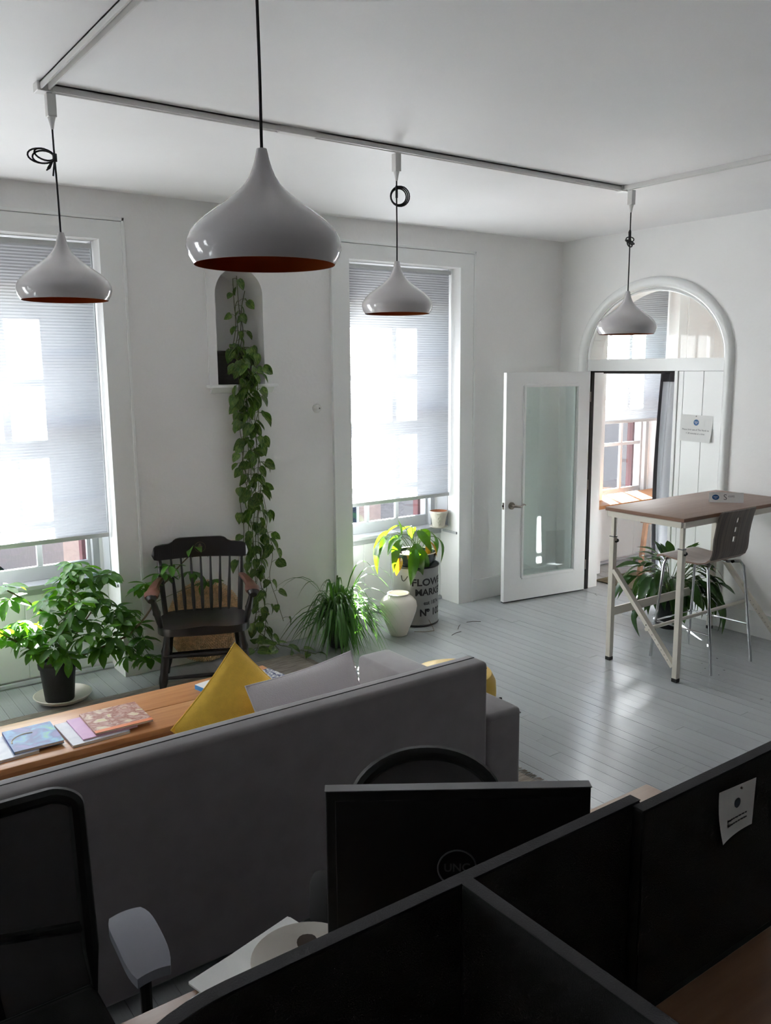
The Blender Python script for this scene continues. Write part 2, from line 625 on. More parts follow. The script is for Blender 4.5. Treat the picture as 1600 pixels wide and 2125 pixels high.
# floor: slab, single planks where they show, joined planks elsewhere
fl = MB().box(X0, 9.0, Y0, 6.1, -0.14, -0.021).build('floor', 'under')
struct(fl, 'grey painted plank floor')
unit = MB().box(0, 1, 0, 1, -1, 0).mesh('plank')
unit.materials.append(MAT['plank'])
PW = 0.0825
rest = MB()
n_single = 0
ix = 0
x = X0
while x < 8.9:
    y = Y0 - random.uniform(0, 1.5)
    while y < 5.83:
        L = random.uniform(1.1, 2.6)
        ya, yb = max(y, Y0), min(y + L, 5.83)
        if yb - ya < 0.12:
            y += L
            continue
        dz = random.uniform(-0.0007, 0.0007)
        near = x > 0.4 and x < 6.05 and yb > 1.9
        if near and n_single < 300:
            o = place('plank', unit, fl, Matrix.Identity(4))
            o.location = (x, ya, dz)
            o.scale = (PW - 0.0016, yb - ya - 0.0016, 0.02)
            o.rotation_euler = (0, random.uniform(-0.0022, 0.0022), 0)
            n_single += 1
        else:
            rest.box(x, x + PW - 0.0016, ya, yb - 0.0016, -0.02, dz)
        y += L
    x += PW
tag(rest.build('plank_field', 'plank', fl), kind='stuff')
rc = random.Random(9)
chips = MB()
for (cx_, cy_, n_, sp_) in ((4.92, 2.78, 6, 0.10), (4.98, 2.62, 8, 0.12), (5.28, 3.28, 5, 0.10), (5.05, 3.2, 4, 0.1), (6.05, 5.05, 5, 0.05)):
    for k in range(n_):
        q, r_ = Vector((cx_ + rc.uniform(-sp_, sp_), cy_ + rc.uniform(-sp_, sp_), 0)), rc.uniform(0.003, 0.010)
        a_ = rc.uniform(0, 6)
        chips.add([(q.x + r_ * rc.uniform(0.5, 1.3) * math.cos(a_ + j * 1.25), q.y + r_ * rc.uniform(0.5, 1.3) * math.sin(a_ + j * 1.25), 0.0014) for j in range(5)], [(0, 1, 2, 3, 4)])
tag(chips.build('worn_paint_chips', 'under', fl), kind='stuff')

struct(MB().box(X0, 9.0, Y0, 6.1, CEIL, CEIL + 0.15).build('ceiling', 'ceil'), 'white plaster ceiling')

WX = [(0.715, 1.83), (3.715, 4.83), (6.715, 7.83), (-2.285, -1.17), (-5.285, -4.17)]  # last two windows are added out of view to lift the room light
OT = 2.89       # top of window recess
SILL = 0.68
HEAD = 2.70     # head of the outer opening
wb = MB()
wb.box(WX[3][1], WX[0][0], YB, 6.1, 0, CEIL)
wb.box(WX[4][1], WX[3][0], YB, 6.1, 0, CEIL)
wb.box(X0, WX[4][0], YB, 6.1, 0, CEIL)
arched(wb, 'x', WX[0][1], WX[1][0], 0, CEIL, 2.61, 2.977, 1.965, 2.59, 0.18, YB, 6.0)
wb.box(WX[0][1], WX[1][0], 6.0, 6.1, 0, CEIL)
wb.box(WX[1][1], WX[2][0], YB, 6.1, 0, CEIL)
wb.box(WX[2][1], 9.0, YB, 6.1, 0, CEIL)
for a, b in WX:
    wb.box(a, b, YB, 6.1, OT, CEIL)
    wb.box(a, b, 5.845, 6.1, 0, SILL - 0.03)
    wb.box(a, b, 5.88, 6.1, HEAD, OT)
    wb.box(a, a + 0.03, 5.88, 6.1, SILL - 0.03, HEAD)
    wb.box(b - 0.03, b, 5.88, 6.1, SILL - 0.03, HEAD)
    struct(MB().box(a - 0.4, a + 0.031, 6.1, 6.16, -0.1, CEIL).box(b - 0.031, b + 0.4, 6.1, 6.16, -0.1, CEIL).box(a, b, 6.1, 6.16, HEAD, CEIL).build('wall_outer_face', 'maroon'), 'dark red brick facade')
struct(wb.build('wall_back', 'wall'), 'white plaster wall with tall window recesses and an arched niche')

AY0, AY1 = 3.905, 5.285     # arch opening
SPR, RISE = 2.133, 0.575
wr = MB()
arched(wr, 'y', Y0, YB, 0, CEIL, AY0, AY1, 0, SPR, RISE, XR, XR + 0.21, 32)
struct(wr.build('wall_right', 'wall'), 'white plaster wall pierced by an arched doorway')
struct(MB().box(X0 - 0.15, X0, Y0, 6.1, 0, CEIL).build('wall_left', 'wall'))
struct(MB().box(X0, 9.0, Y0 - 0.15, Y0, 0, CEIL).build('wall_front', 'dark'))
# little room behind the arch
struct(MB().box(8.5, 8.65, 2.6, YB, 0, CEIL).build('wall_alcove_right', 'wall'))
struct(MB().box(XR + 0.21, 8.65, 2.45, 2.6, 0, CEIL).build('wall_alcove_front', 'wall'))

# baseboards
def base(name, x0, x1, y0, y1, h=0.19):
    b = MB().box(x0, x1, y0, y1, 0, h).build(name, 'trim', bevel=0.004)
    return struct(b)
base('baseboard_back', WX[3][1] + 0.16, WX[0][0] - 0.15, YB - 0.022, YB)
base('baseboard_back', WX[4][1] + 0.16, WX[3][0] - 0.15, YB - 0.022, YB)
base('baseboard_back', WX[0][1] + 0.16, WX[1][0] - 0.15, YB - 0.022, YB)
base('baseboard_back', WX[1][1] + 0.16, XR, YB - 0.022, YB)
base('baseboard_right', XR - 0.034, XR, Y0, AY0 - 0.085)
base('baseboard_left', X0, X0 + 0.022, Y0, YB)
base('baseboard_alcove', XR + 0.21, 6.56, YB - 0.022, YB)

# window casings
for i, (a, b) in enumerate(WX):
    f = YB - 0.022
    t = MB()
    for (s0, s1) in ((a - 0.145, a), (b, b + 0.145)):
        t.box(s0, s1, f, YB, 0, OT + 0.115)
    t.box(a, b, f, YB, OT, OT + 0.115)
    root = struct(t.build('trim_%d' % (i + 1 if i < 3 else i + 3), 'trim'), 'wide white window casing')
    MB().box(a - 0.165, a - 0.145, f - 0.008, YB, 0, OT + 0.14).build('bead', 'trim', root, bevel=0.003)
    MB().box(b + 0.145, b + 0.165, f - 0.008, YB, 0, OT + 0.14).build('bead', 'trim', root, bevel=0.003)
    MB().box(a - 0.165, b + 0.165, f - 0.008, YB, OT + 0.118, OT + 0.14).build('cornice', 'trim', root, bevel=0.003)

def window(n, a, b):
    g0, g1 = a + 0.075, b - 0.10
    c0, c1 = a + 0.03, b - 0.03
    win = struct(MB().box(c0, c0 + 0.03, 5.88, 6.03, SILL, HEAD).box(c1 - 0.045, c1, 5.88, 6.03, SILL, HEAD)
                 .box(c0, c1, 5.88, 6.03, HEAD - 0.03, HEAD).build('window_%d' % n, 'sash'), 'tall white sash window')
    # sill, apron boards, quarter round
    MB().box(a, b, 5.79, 6.03, SILL - 0.028, SILL).build('sill', 'sash', win, bevel=0.004)
    MB().box(a, b, 5.822, 5.845, SILL - 0.07, SILL - 0.03).build('apron', 'sash', win, bevel=0.004)
    k = 4
    for j in range(k):
        w = (b - a) / k
        MB().box(a + j * w + 0.001, a + (j + 1) * w - 0.001, 5.83, 5.844, 0.045, SILL - 0.071).build('board', 'trim', win, bevel=0.003)
    MB().tube([(a, 5.832, 0.012), (b, 5.832, 0.012)], 0.022, 8).build('shoe_molding', 'sash', win, True)
    MB().box(b - 0.012, b, YB + 0.005, 5.79, SILL - 0.05, SILL - 0.03).build('ledge', 'sash', win)
    for s0, s1 in ((a, a + 0.006), (b - 0.006, b)):
        MB().box(s0, s1, 5.735, 5.88, SILL, OT).build('jamb_liner', 'sash', win)
    # two sashes
    for nm, z0, z1, y0, bot, top, zm in (('lower_sash', SILL, 1.79, 5.925, 0.095, 0.05, 1.25), ('upper_sash', 1.72, HEAD - 0.03, 5.968, 0.06, 0.06, 2.19)):
        y1 = y0 + 0.035
        s = MB()
        s.box(c0 + 0.03, g0, y0, y1, z0, z1).box(g1, c1 - 0.045, y0, y1, z0, z1)
        s.box(g0, g1, y0, y1, z0, z0 + bot).box(g0, g1, y0, y1, z1 - top, z1)
        so = s.build(nm, 'sash', win, bevel=0.003)
        w = (g1 - g0) / 3
        for j in (1, 2):
            MB().box(g0 + j * w - 0.018, g0 + j * w + 0.018, y0 + 0.004, y1 - 0.004, z0 + bot, z1 - top).build('muntin', 'sash', so, bevel=0.003)
        MB().box(g0, g1, y0 + 0.005, y1 - 0.005, zm - 0.017, zm + 0.017).build('muntin', 'sash', so, bevel=0.003)
        for j in range(3):
            for (p0, p1) in ((z0 + bot, zm - 0.017), (zm + 0.017, z1 - top)):
                MB().box(g0 + j * w + 0.017, g0 + (j + 1) * w - 0.017, y0 + 0.016, y0 + 0.020, p0, p1).build('pane', 'glass', so)
    # storm frame outside
    MB().box(c1 - 0.075, c1 - 0.045, 6.03, 6.10, SILL, HEAD).build('storm_frame', 'maroon', win)
    MB().box(c1 - 0.045, c1, 6.03, 6.10, SILL, HEAD).box(c0, c0 + 0.03, 6.03, 6.1, SILL, HEAD).build('storm_track', 'sash', win)
    return win
for i, (a, b) in enumerate(WX):
    window(i + 1, a, b)

# niche casing and little sill
nc = MB()
arched(nc, 'x', 2.545, 3.042, 1.965, 2.86, 2.61, 2.977, 1.965, 2.59, 0.18, YB - 0.010, YB, 24)
nt_ = struct(nc.build('trim_4', 'wall'), 'flat white surround of the arched wall niche')
MB().box(2.525, 3.06, YB - 0.06, YB + 0.32, 1.945, 1.9665).build('sill', 'trim', nt_, bevel=0.004)
MB().prism([(YB - 0.045, 1.945), (YB, 1.945), (YB, 1.905), (YB - 0.012, 1.91)], 2.55, 3.035, 'x').build('apron', 'trim', nt_)

# arch molding, transom, lunette glass, board panel
path = [(XR, AY1 + 0.045, 0.0)] + [(XR, AY1 + 0.045, SPR * k / 6) for k in range(1, 6)]
P = arch_pts(AY0 - 0.045, AY1 + 0.045, SPR, RISE + 0.05, 40)
path += [(XR, y, z) for (y, z) in reversed(P)]
path += [(XR, AY0 - 0.045, SPR * k / 6) for k in range(5, -1, -1)]
arch = struct(MB().tube(path, 0.042, 12).build('trim_5', 'trim', None, True), 'rounded white arch molding around the doorway')
Pi = arch_pts(AY0 + 0.012, AY1 - 0.012, SPR, RISE - 0.012, 40)
MB().tube([(XR + 0.02, y, z) for y, z in Pi], 0.012, 8).build('inner_bead', 'trim', arch, True)
FX0, FX1 = XR + 0.03, XR + 0.075
DY0, DY1, DZ = 4.365, 5.262, 2.03
MB().box(FX0 - 0.012, FX1, AY0, AY1, DZ, SPR).build('transom_bar', 'trim', arch, bevel=0.003)
gl = MB()
pg = arch_pts(AY0, AY1, SPR, RISE, 40)
gl.prism(pg, FX0 + 0.02, FX0 + 0.025, 'x')
gl.build('lunette_pane', 'glass_lunette', arch)
MB().box(FX0 - 0.012, XR + 0.21, DY1, AY1, 0, DZ).build('jamb', 'trim', arch)
MB().box(FX0 - 0.012, FX1 + 0.05, DY0 - 0.03, DY0, 0, DZ).build('jamb', 'trim', arch, bevel=0.003)
ys = [AY0, 4.10, 4.285, DY0 - 0.03]
for a, b in zip(ys[:-1], ys[1:]):
    MB().box(FX0, FX1 - 0.01, a + 0.0015, b - 0.0015, 0, DZ - 0.001).build('board', 'trim', arch, bevel=0.004)
MB().box(FX0 + 0.002, FX1 - 0.002, DY1 - 0.012, DY1, 0, DZ).build('weatherstrip_and_gap_shade', 'black', arch)  # black strip paints the shaded gap between leaf and jamb
MB().box(FX0 + 0.002, FX1 - 0.002, DY0, DY1, DZ - 0.014, DZ).build('weatherstrip_and_gap_shade', 'black', arch)

# open door leaf
hx, hy = XR - 0.004, 5.268
ang = math.atan2(5.392 - 5.268, 5.150 - hx)
door = bpy.data.objects.new('door_1', None)
col.objects.link(door)
door.location = (hx, hy, 0.0)
door.rotation_euler = (0, 0, ang)
struct(door, 'white door with a tall glass panel, swung open')
DW, DT = 0.925, 0.042      # local x along leaf away from hinge, local +y towards the room
gx0, gx1, gz0, gz1 = 0.145, 0.72, 0.225, 1.90
lf = MB().box(0, gx0, 0, DT, 0.012, DZ - 0.005).box(gx1, DW, 0, DT, 0.012, DZ - 0.005)
lf.box(gx0, gx1, 0, DT, 0.012, gz0).box(gx0, gx1, 0, DT, gz1, DZ - 0.005)
leaf = lf.build('leaf', 'trim', door)
MB().box(gx0, gx1, DT / 2 - 0.004, DT / 2 + 0.004, gz0, gz1).build('pane', 'glass_door', door)
for yy in (DT, 0):
    q = [(gx0 - 0.012, yy, gz0 - 0.012), (gx1 + 0.012, yy, gz0 - 0.012), (gx1 + 0.012, yy, gz1 + 0.012), (gx0 - 0.012, yy, gz1 + 0.012)]
    mo = MB()
    for a, b in zip(q, q[1:] + q[:1]):
        mo.beam(a, b, 0.022, 0.03)
    mo.build('glazing_bead', 'trim', door, bevel=0.006)
hz = 0.875
for s, yy in ((1, DT), (-1, 0.0)):
    h = MB().tube([(DW - 0.07, yy, hz), (DW - 0.07, yy + s * 0.010, hz)], 0.032, 20).build('rosette', 'nickel', door, True)
    MB().tube([(DW - 0.07, yy + s * 0.01, hz), (DW - 0.07, yy + s * 0.045, hz), (DW - 0.085, yy + s * 0.055, hz),
               (DW - 0.13, yy + s * 0.055, hz - 0.008), (DW - 0.165, yy + s * 0.055, hz + 0.012), (DW - 0.185, yy + s * 0.055, hz + 0.004)],
              [0.011, 0.011, 0.011, 0.009, 0.007, 0.005], 10).build('lever', 'nickel', h, True)
MB().box(DW, DW + 0.0015, DT / 2 - 0.012, DT / 2 + 0.012, hz - 0.03, hz + 0.03).build('latch_plate', 'nickel', door)
MB().box(DW + 0.0005, DW + 0.010, DT / 2 - 0.006, DT / 2 + 0.006, hz - 0.009, hz + 0.009).build('latch_bolt', 'black', door)
for zz in (0.25, 1.0, 1.8):
    MB().tube([(-0.004, DT + 0.003, zz - 0.045), (-0.004, DT + 0.003, zz + 0.045)], 0.006, 8).build('hinge', 'nickel', door, True)
MB().box(0.0, DW, 0.004, DT - 0.004, 0.004, 0.012).build('door_sweep', 'black', door)

# outdoors: street below, house opposite, a maple
struct(MB().box(-60, 80, 6.4, 90, -3.9, -3.7).build('ground', 'asphalt'), 'grey street outside')

# ================================================================ THINGS ON THE WALLS AND CEILING
def shade(a, b, zb, label):
    root = thing('pleated_shade', label, 'window shade', ((a + b) / 2, 5.71, zb))
    w = (b - a) / 2 - 0.016
    top = 2.872 - zb
    MB().box(-w, w, -0.022, 0.022, top - 0.032, top).build('head_rail', 'rail', root, bevel=0.003)
    MB().box(-w, w, -0.014, 0.014, 0, 0.03).build('bottom_rail', 'rail', root, bevel=0.003)
    z0, z1 = 0.03, top - 0.032
    n = int((z1 - z0) / 0.0095)
    mb = MB()
    vs = []
    for i in range(n + 1):
        z = z0 + (z1 - z0) * i / n
        yy = 0.002 if i % 2 else -0.002
        vs += [(-w + 0.003, yy, z), (w - 0.003, yy, z)]
    mb.add(vs, [(2 * i, 2 * i + 1, 2 * i + 3, 2 * i + 2) for i in range(n)])
    mb.build('pleated_cloth', 'blind', root, fix=False)
    return root
shade(*WX[0], 0.965, 'long white pleated window shade beside the black wooden armchair')
shade(*WX[1], 0.962, 'long white pleated window shade above the leafy plant on a metal drum')
shade(*WX[3], 0.965, 'long white pleated window shade on the nearer added window out of view')
shade(*WX[4], 0.965, 'long white pleated window shade on the farther added window out of view')
shade(*WX[2], 1.495, 'half raised white pleated shade seen through the doorway')

# lighting track
tr = thing('lighting_track', 'white ceiling track with three straight runs', 'ceiling track', (1.03, 3.70, CEIL))
def track_run(p, q):
    m = MB()
    p, q = Vector(p), Vector(q)
    d = (q - p).normalized()
    s = Vector((-d.y, d.x, 0))
    for k in (-0.015, 0.015):
        m.beam(p + s * k + Vector((0, 0, -0.014)), q + s * k + Vector((0, 0, -0.014)), 0.006, 0.028)
    m.beam(p + Vector((0, 0, -0.003)), q + Vector((0, 0, -0.003)), 0.036, 0.006)
    return m.build('rail', 'track', tr)
track_run((0, -0.02, 0), (0, -6.5, 0))
track_run((0.02, 0, 0), (3.49, 0, 0))
track_run((3.51, -0.02, 0), (3.51, -6.5, 0))
for xx in (0, 3.51):
    MB().box(xx - 0.03, xx + 0.03, -0.03, 0.03, -0.034, 0).build('corner_joint', 'track', tr, bevel=0.003)
MB().box(1.05, 1.25, -0.019, 0.019, -0.03, 0).build('joiner', 'track', tr, bevel=0.002)

# pendants
def pendant(x, y, zbot, label, coil, coil_z, off=(0, 0)):
    root = thing('pendant_lamp', label, 'pendant lamp', (x, y, zbot), group=None)
    H = 0.268
    prof = [(0.170, 0), (0.181, 0.018), (0.187, 0.040), (0.1855, 0.056), (0.178, 0.072), (0.164, 0.090), (0.145, 0.107), (0.122, 0.124),
            (0.099, 0.140), (0.077, 0.156), (0.058, 0.172), (0.042, 0.189), (0.031, 0.206), (0.0235, 0.224), (0.018, 0.242), (0.0145, 0.258), (0.012, H)]
    MB().lathe(prof + [(0.0001, H + 0.001)], 56, cap=False).build('shade', 'lamp_w', root, True)
    inner = [(0.1695, 0.0006)] + [(max(r - 0.004, 0.004), max(z - 0.001, 0.002)) for r, z in prof[1:13]]
    o = MB()
    vs, fs = [], []
    n = 56
    for (r, z) in inner:
        for j in range(n):
            a = 2 * PI * j / n
            vs.append((r * math.cos(a), r * math.sin(a), z))
    for i in range(len(inner) - 1):
        for j in range(n):
            fs.append((i * n + j, (i + 1) * n + j, (i + 1) * n + (j + 1) % n, i * n + (j + 1) % n))
    o.add(vs, fs)
    o.build('lining', 'lamp_c', root, True, fix=False)
    MB().lathe([(0.0001, 0.05), (0.022, 0.058), (0.032, 0.08), (0.026, 0.11), (0.015, 0.13), (0.015, 0.175)], 20).build('bulb', 'sensor', root, True)
    zt = CEIL - 0.034 - zbot
    ad = MB().box(-0.018 + off[0], 0.018 + off[0], -0.018 + off[1], 0.018 + off[1], zt - 0.088, zt).build('track_adapter', 'track', root, bevel=0.003)
    MB().lathe([(0.016, 0), (0.010, -0.022), (0.006, -0.045)], 12, (off[0], off[1], zt - 0.088)).build('strain_relief', 'track', ad, True)
    zc = zt - 0.12
    pts = []
    for i in range(17):
        t = i / 16
        pts.append((off[0] * t + 0.004 * math.sin(5 * t) * (1 - t) * t, off[1] * t, H + (zc - H) * t))
    MB().tube(pts, 0.0038, 8).build('cord', 'cord', root, True)
    c = MB()
    rnd = random.Random(coil)
    cx, cyy = off[0] * 0.6, off[1] * 0.6
    cz = coil_z - zbot
    if coil == 1:
        for k, (rx, rz_, tilt) in enumerate(((0.052, 0.030, 0.05), (0.044, 0.025, 0.14), (0.040, 0.02, -0.1))):
            c.tube([(cx - rx + rx * math.cos(a), cyy + 0.01 * math.sin(a + k) , cz + rz_ * math.sin(a) - tilt * rx * (1 - math.cos(a))) for a in [2 * PI * j / 20 for j in range(20)]], 0.0036, 7, True)
        c.tube([(cx, cyy, cz), (cx - 0.03, cyy - 0.006, cz - 0.045), (cx - 0.036, cyy - 0.006, cz - 0.055), (cx - 0.022, cyy, cz - 0.045), (cx - 0.005, cyy, cz - 0.008)], 0.0036, 7)
        c.tube([(cx, cyy, cz), (cx - 0.012, cyy - 0.004, cz - 0.075)], 0.0036, 7)
        c.tube([(cx, cyy, cz - 0.018), (cx, cyy, cz + 0.012)], 0.009, 8)
    elif coil == 2:
        for k, rx in enumerate((0.050, 0.045, 0.040)):
            c.tube([(cx + 0.022 + (rx * math.cos(a)) * 0.85, cyy - 0.5 * (rx * math.cos(a)) + 0.006 * k, cz + rx * math.sin(a)) for a in [2 * PI * j / 22 for j in range(22)]], 0.0036, 7, True)
        c.tube([(cx, cyy, cz - 0.01), (cx, cyy, cz + 0.05)], 0.0065, 8)
    else:
        for k in range(5):
            a0 = rnd.uniform(-0.5, 0.5)
            rx = rnd.uniform(0.028, 0.045)
            c.tube([(cx + rx * math.cos(a) * math.cos(a0 + k), cyy + rx * math.cos(a) * math.sin(a0 + k), cz + 0.5 * rx * math.sin(a + k) - 0.008 * k) for a in [2 * PI * j / 18 for j in range(18)]], 0.0036, 7, True)
        c.tube([(cx, cyy, cz - 0.03), (cx - 0.004, cyy, cz + 0.045), (cx, cyy, cz + 0.06)], [0.008, 0.009, 0.004], 8)
    c.build('cord_coil', 'cord', root, True)
    return root
pendant(1.06, 3.70, 2.361, 'white teardrop pendant lamp with a long sideways cord loop', 1, 2.92, (-0.005, 0.0))
pendant(1.03, 1.915, 2.327, 'white teardrop pendant lamp hanging above the grey sofa', 3, 2.985)
pendant(2.768, 3.705, 2.356, 'white teardrop pendant lamp with round coiled cord ring, before the window with the small pot', 2, 2.95)
pendant(4.54, 3.625, 2.275, 'white teardrop pendant lamp with tight knotted cord, hanging before the arched doorway', 4, 2.86)

sn = thing('wall_sensor', 'small round white sensor knob on wall beside niche', 'sensor', (3.413, YB, 1.777))
MB().tube([(0, 0, 0), (0, -0.012, 0)], 0.036, 20).build('base_plate', 'sensor', sn, True)
MB().tube([(0, -0.012, 0), (0, -0.045, 0)], [0.026, 0.02], 20).build('cap', 'sensor', sn, True)
MB().tube([(0.0, -0.044, 0), (0.0, -0.0465, 0)], 0.006, 10).build('lens', 'monbezel', sn, True)
# ================================================================ PLANTS
def schef_prof(t):
    return 0.29 * math.sin(PI * min(1, t ** 0.8)) ** 0.8 * (0.55 + 0.6 * t) if 0 < t < 1 else 0.012
def heart_prof(t):
    if t >= 1: return 0.004
    return 0.40 * (math.sin(PI * (t * 0.86 + 0.14)) ** 0.75) * (1.12 - 0.35 * t)
def lance_prof(t):
    if t >= 1: return 0.003
    return 0.20 * math.sin(PI * (0.04 + 0.96 * t) ** 0.85) ** 0.9 + 0.004
LF = {
    'schef': [leaf_mesh('leaflet', 'schef', schef_prof, d, 0.25) for d in (0.15, 0.35, 0.55)],
    'pothos': [leaf_mesh('leaf', 'pothos', heart_prof, d, 0.3, 6, 0.06) for d in (0.1, 0.3, 0.5)],
    'lily': [leaf_mesh('leaf', 'lily', lance_prof, d, 0.35, 8, 0.05) for d in (0.15, 0.5, 0.9)],
    'lily_dark': [leaf_mesh('leaf', 'lily_dark', lance_prof, d, 0.3, 8, 0.05) for d in (0.2, 0.5, 0.9)],
    'lily_yellow': [leaf_mesh('leaf', 'lily_yellow', lance_prof, d, 0.35, 8, 0.08) for d in (0.3, 0.9)],
}
def bez(p0, p1, p2, n=8):
    p0, p1, p2 = Vector(p0), Vector(p1), Vector(p2)
    return [p0 * (1 - t) ** 2 + p1 * 2 * t * (1 - t) + p2 * t * t for t in [i / n for i in range(n + 1)]]

# ---- umbrella plant by the first window
PX, PY = 1.345, 5.40
up_ = thing('umbrella_plant', 'tall leafy umbrella plant in a black plastic pot by the window', 'plant', (PX, PY, 0.030))
def L(p):
    return Vector(p) - Vector((PX, PY, 0.030))
MB().lathe([(0.085, 0), (0.088, 0.005), (0.108, 0.215), (0.116, 0.217), (0.118, 0.245), (0.110, 0.247), (0.104, 0.225), (0.0001, 0.22)], 32).build('pot', 'pot_black', up_, True)
MB().lathe([(0.101, 0.222), (0.06, 0.228), (0.0001, 0.23)], 20).build('soil', 'soil', up_, True)
UMB = [(1.521, 5.55, 0.861), (1.545, 5.45, 0.835), (1.67, 5.5, 0.769), (1.742, 5.5, 0.771), (1.441, 5.5, 0.778), (1.438, 5.4, 0.705), (1.606, 5.5, 0.656), (1.358, 5.35, 0.683), (1.493, 5.3, 0.643), (1.648, 5.4, 0.594), (1.31, 5.35, 0.614), (1.402, 5.25, 0.599), (1.531, 5.25, 0.545), (1.207, 5.45, 0.535), (1.143, 5.5, 0.547), (1.167, 5.4, 0.469), (1.252, 5.3, 0.502), (1.325, 5.2, 0.513), (1.437, 5.2, 0.461), (1.207, 5.35, 0.406), (1.26, 5.25, 0.397), (1.574, 5.3, 0.408), (1.331, 5.2, 0.39),
       (1.087, 5.45, 0.797), (1.102, 5.45, 0.713), (1.028, 5.5, 0.684), (1.016, 5.4, 0.552), (1.057, 5.4, 0.475),
       (1.711, 5.35, 0.562), (1.742, 5.3, 0.478), (1.65, 5.25, 0.419), (1.925, 5.45, 0.648), (2.08, 5.48, 0.72), (1.828, 5.4, 0.53), (1.88, 5.42, 0.415), (1.75, 5.35, 0.318), (1.84, 5.38, 0.289), (1.89, 5.4, 0.193), (2.309, 5.50, 0.70), (2.352, 5.52, 0.885), (2.415, 5.49, 0.61)]
base_p = (PX, PY, 0.27)
TRUNK = [bez(base_p, (1.40, 5.42, 0.5), (1.483, 5.45, 0.728)), bez(base_p, (1.45, 5.38, 0.42), (1.564, 5.35, 0.578)),
         bez((1.40, 5.41, 0.48), (1.25, 5.45, 0.66), (1.098, 5.45, 0.768)), bez(base_p, (1.18, 5.42, 0.40), (1.028, 5.4, 0.526)),
         bez(base_p, (1.55, 5.36, 0.30), (1.769, 5.35, 0.37)) + bez((1.769, 5.35, 0.37), (1.95, 5.40, 0.44), (2.07, 5.47, 0.625)) + bez((2.07, 5.47, 0.625), (2.2, 5.5, 0.74), (2.338, 5.51, 0.836)),
         bez(base_p, (1.33, 5.33, 0.36), (1.33, 5.25, 0.44))]
for tp in TRUNK:
    k = len(tp)
    MB().tube([L(p) for p in tp], [0.009 - 0.005 * i / k for i in range(k)], 7).build('stem', 'bark', up_, True)
allp = [p for tp in TRUNK for p in tp]
rnd = random.Random(3)
n_leaf = 0
more_l = MB()
for u in list(UMB[:23]) + list(UMB[28:38]):
    q_ = Vector(u) + Vector((rnd.uniform(-0.07, 0.07), rnd.uniform(-0.06, 0.06), rnd.uniform(-0.07, 0.05)))
    q_.y = min(q_.y, 5.48)
    UMB.append(tuple(q_))
for ui, c in enumerate(UMB):
    c = Vector(c)
    q = min(allp, key=lambda p: (p - c).length + (0.25 if p.z > c.z - 0.03 else 0))
    mid = (q + c) / 2 + Vector((0, 0, 0.02))
    MB().tube([L(p) for p in bez(q, mid, c, 5)], 0.0022, 5).build('petiole', 'stem', up_, True)
    n = rnd.choice((6, 7, 7, 8)) if ui < 31 else 7
    a0 = rnd.uniform(0, 2 * PI)
    tilt = Euler((rnd.uniform(-0.5, 0.3), rnd.uniform(-0.4, 0.4), 0)).to_matrix()
    for k in range(n):
        a = a0 + 2 * PI * k / n
        d = tilt @ Vector((math.cos(a), math.sin(a), rnd.uniform(-0.45, 0.1)))
        s = rnd.uniform(0.085, 0.12)
        if (c + d * s).y > 5.58 and c.x > 1.8:
            d.y = -abs(d.y) * 0.3
        st = c + d.normalized() * 0.012
        mt = aim(d, tilt @ Vector((0, 0, 1)), L(st), s, rnd.uniform(-0.3, 0.3))
        if n_leaf < 298:
            place('leaflet', rnd.choice(LF['schef']), up_, mt)
        else:
            lm_ = rnd.choice(LF['schef'])
            more_l.add([mt @ v.co for v in lm_.vertices], [tuple(p.vertices) for p in lm_.polygons])
        n_leaf += 1
tag(more_l.build('leaflet_mass', 'schef', up_, True, fix=False), kind='stuff')
sc = thing('plant_saucer', 'wide cream saucer under the black plant pot', 'saucer', (PX + 0.02, PY, 0.0))
MB().lathe([(0.08, 0.0), (0.10, 0.002), (0.16, 0.030), (0.178, 0.052), (0.172, 0.055), (0.15, 0.036), (0.10, 0.018), (0.0001, 0.018)], 40).build('dish', 'saucer', sc, True)
up_.location.z = 0.019

# ---- pothos in the niche
pr = thing('hanging_pothos', 'long trailing pothos vine spilling from the arched niche to the floor', 'plant', (2.79, 5.75, 1.967))
po = Vector((2.79, 5.75, 1.967))
MB().lathe([(0.115, 0), (0.120, 0.004), (0.140, 0.20), (0.148, 0.202), (0.148, 0.235), (0.138, 0.235), (0.134, 0.21), (0.0001, 0.205)], 30, sx=1.16).build('pot', 'basket', pr, True)
MB().lathe([(0.132, 0.211), (0.0001, 0.216)], 20).build('soil', 'soil', pr, True)
rnd = random.Random(11)
vines = []
def vine(pts, r=0.0026, leaf=(0.062, 0.105), gap=0.06, skip=0.0, name='vine'):
    pts = [Vector(p) for p in pts]
    # resample with catmull style smoothing
    out = []
    for i in range(len(pts) - 1):
        p0, p1, p2, p3 = pts[max(i - 1, 0)], pts[i], pts[i + 1], pts[min(i + 2, len(pts) - 1)]
        for k in range(5):
            t = k / 5
            out.append(0.5 * ((2 * p1) + (p2 - p0) * t + (2 * p0 - 5 * p1 + 4 * p2 - p3) * t * t + (3 * p1 - p0 - 3 * p2 + p3) * t ** 3))
    out.append(pts[-1])
    MB().tube([p - po for p in out], r, 5).build(name, 'vine', pr, True)
    acc = rnd.uniform(0, gap)
    side = rnd.choice((-1, 1))
    for a, b in zip(out[:-1], out[1:]):
        acc += (b - a).length
        if acc > gap:
            acc = rnd.uniform(-0.02, 0.012)
            side = -side
            vines.append((b, side, rnd.uniform(*leaf)))
YV = 5.545
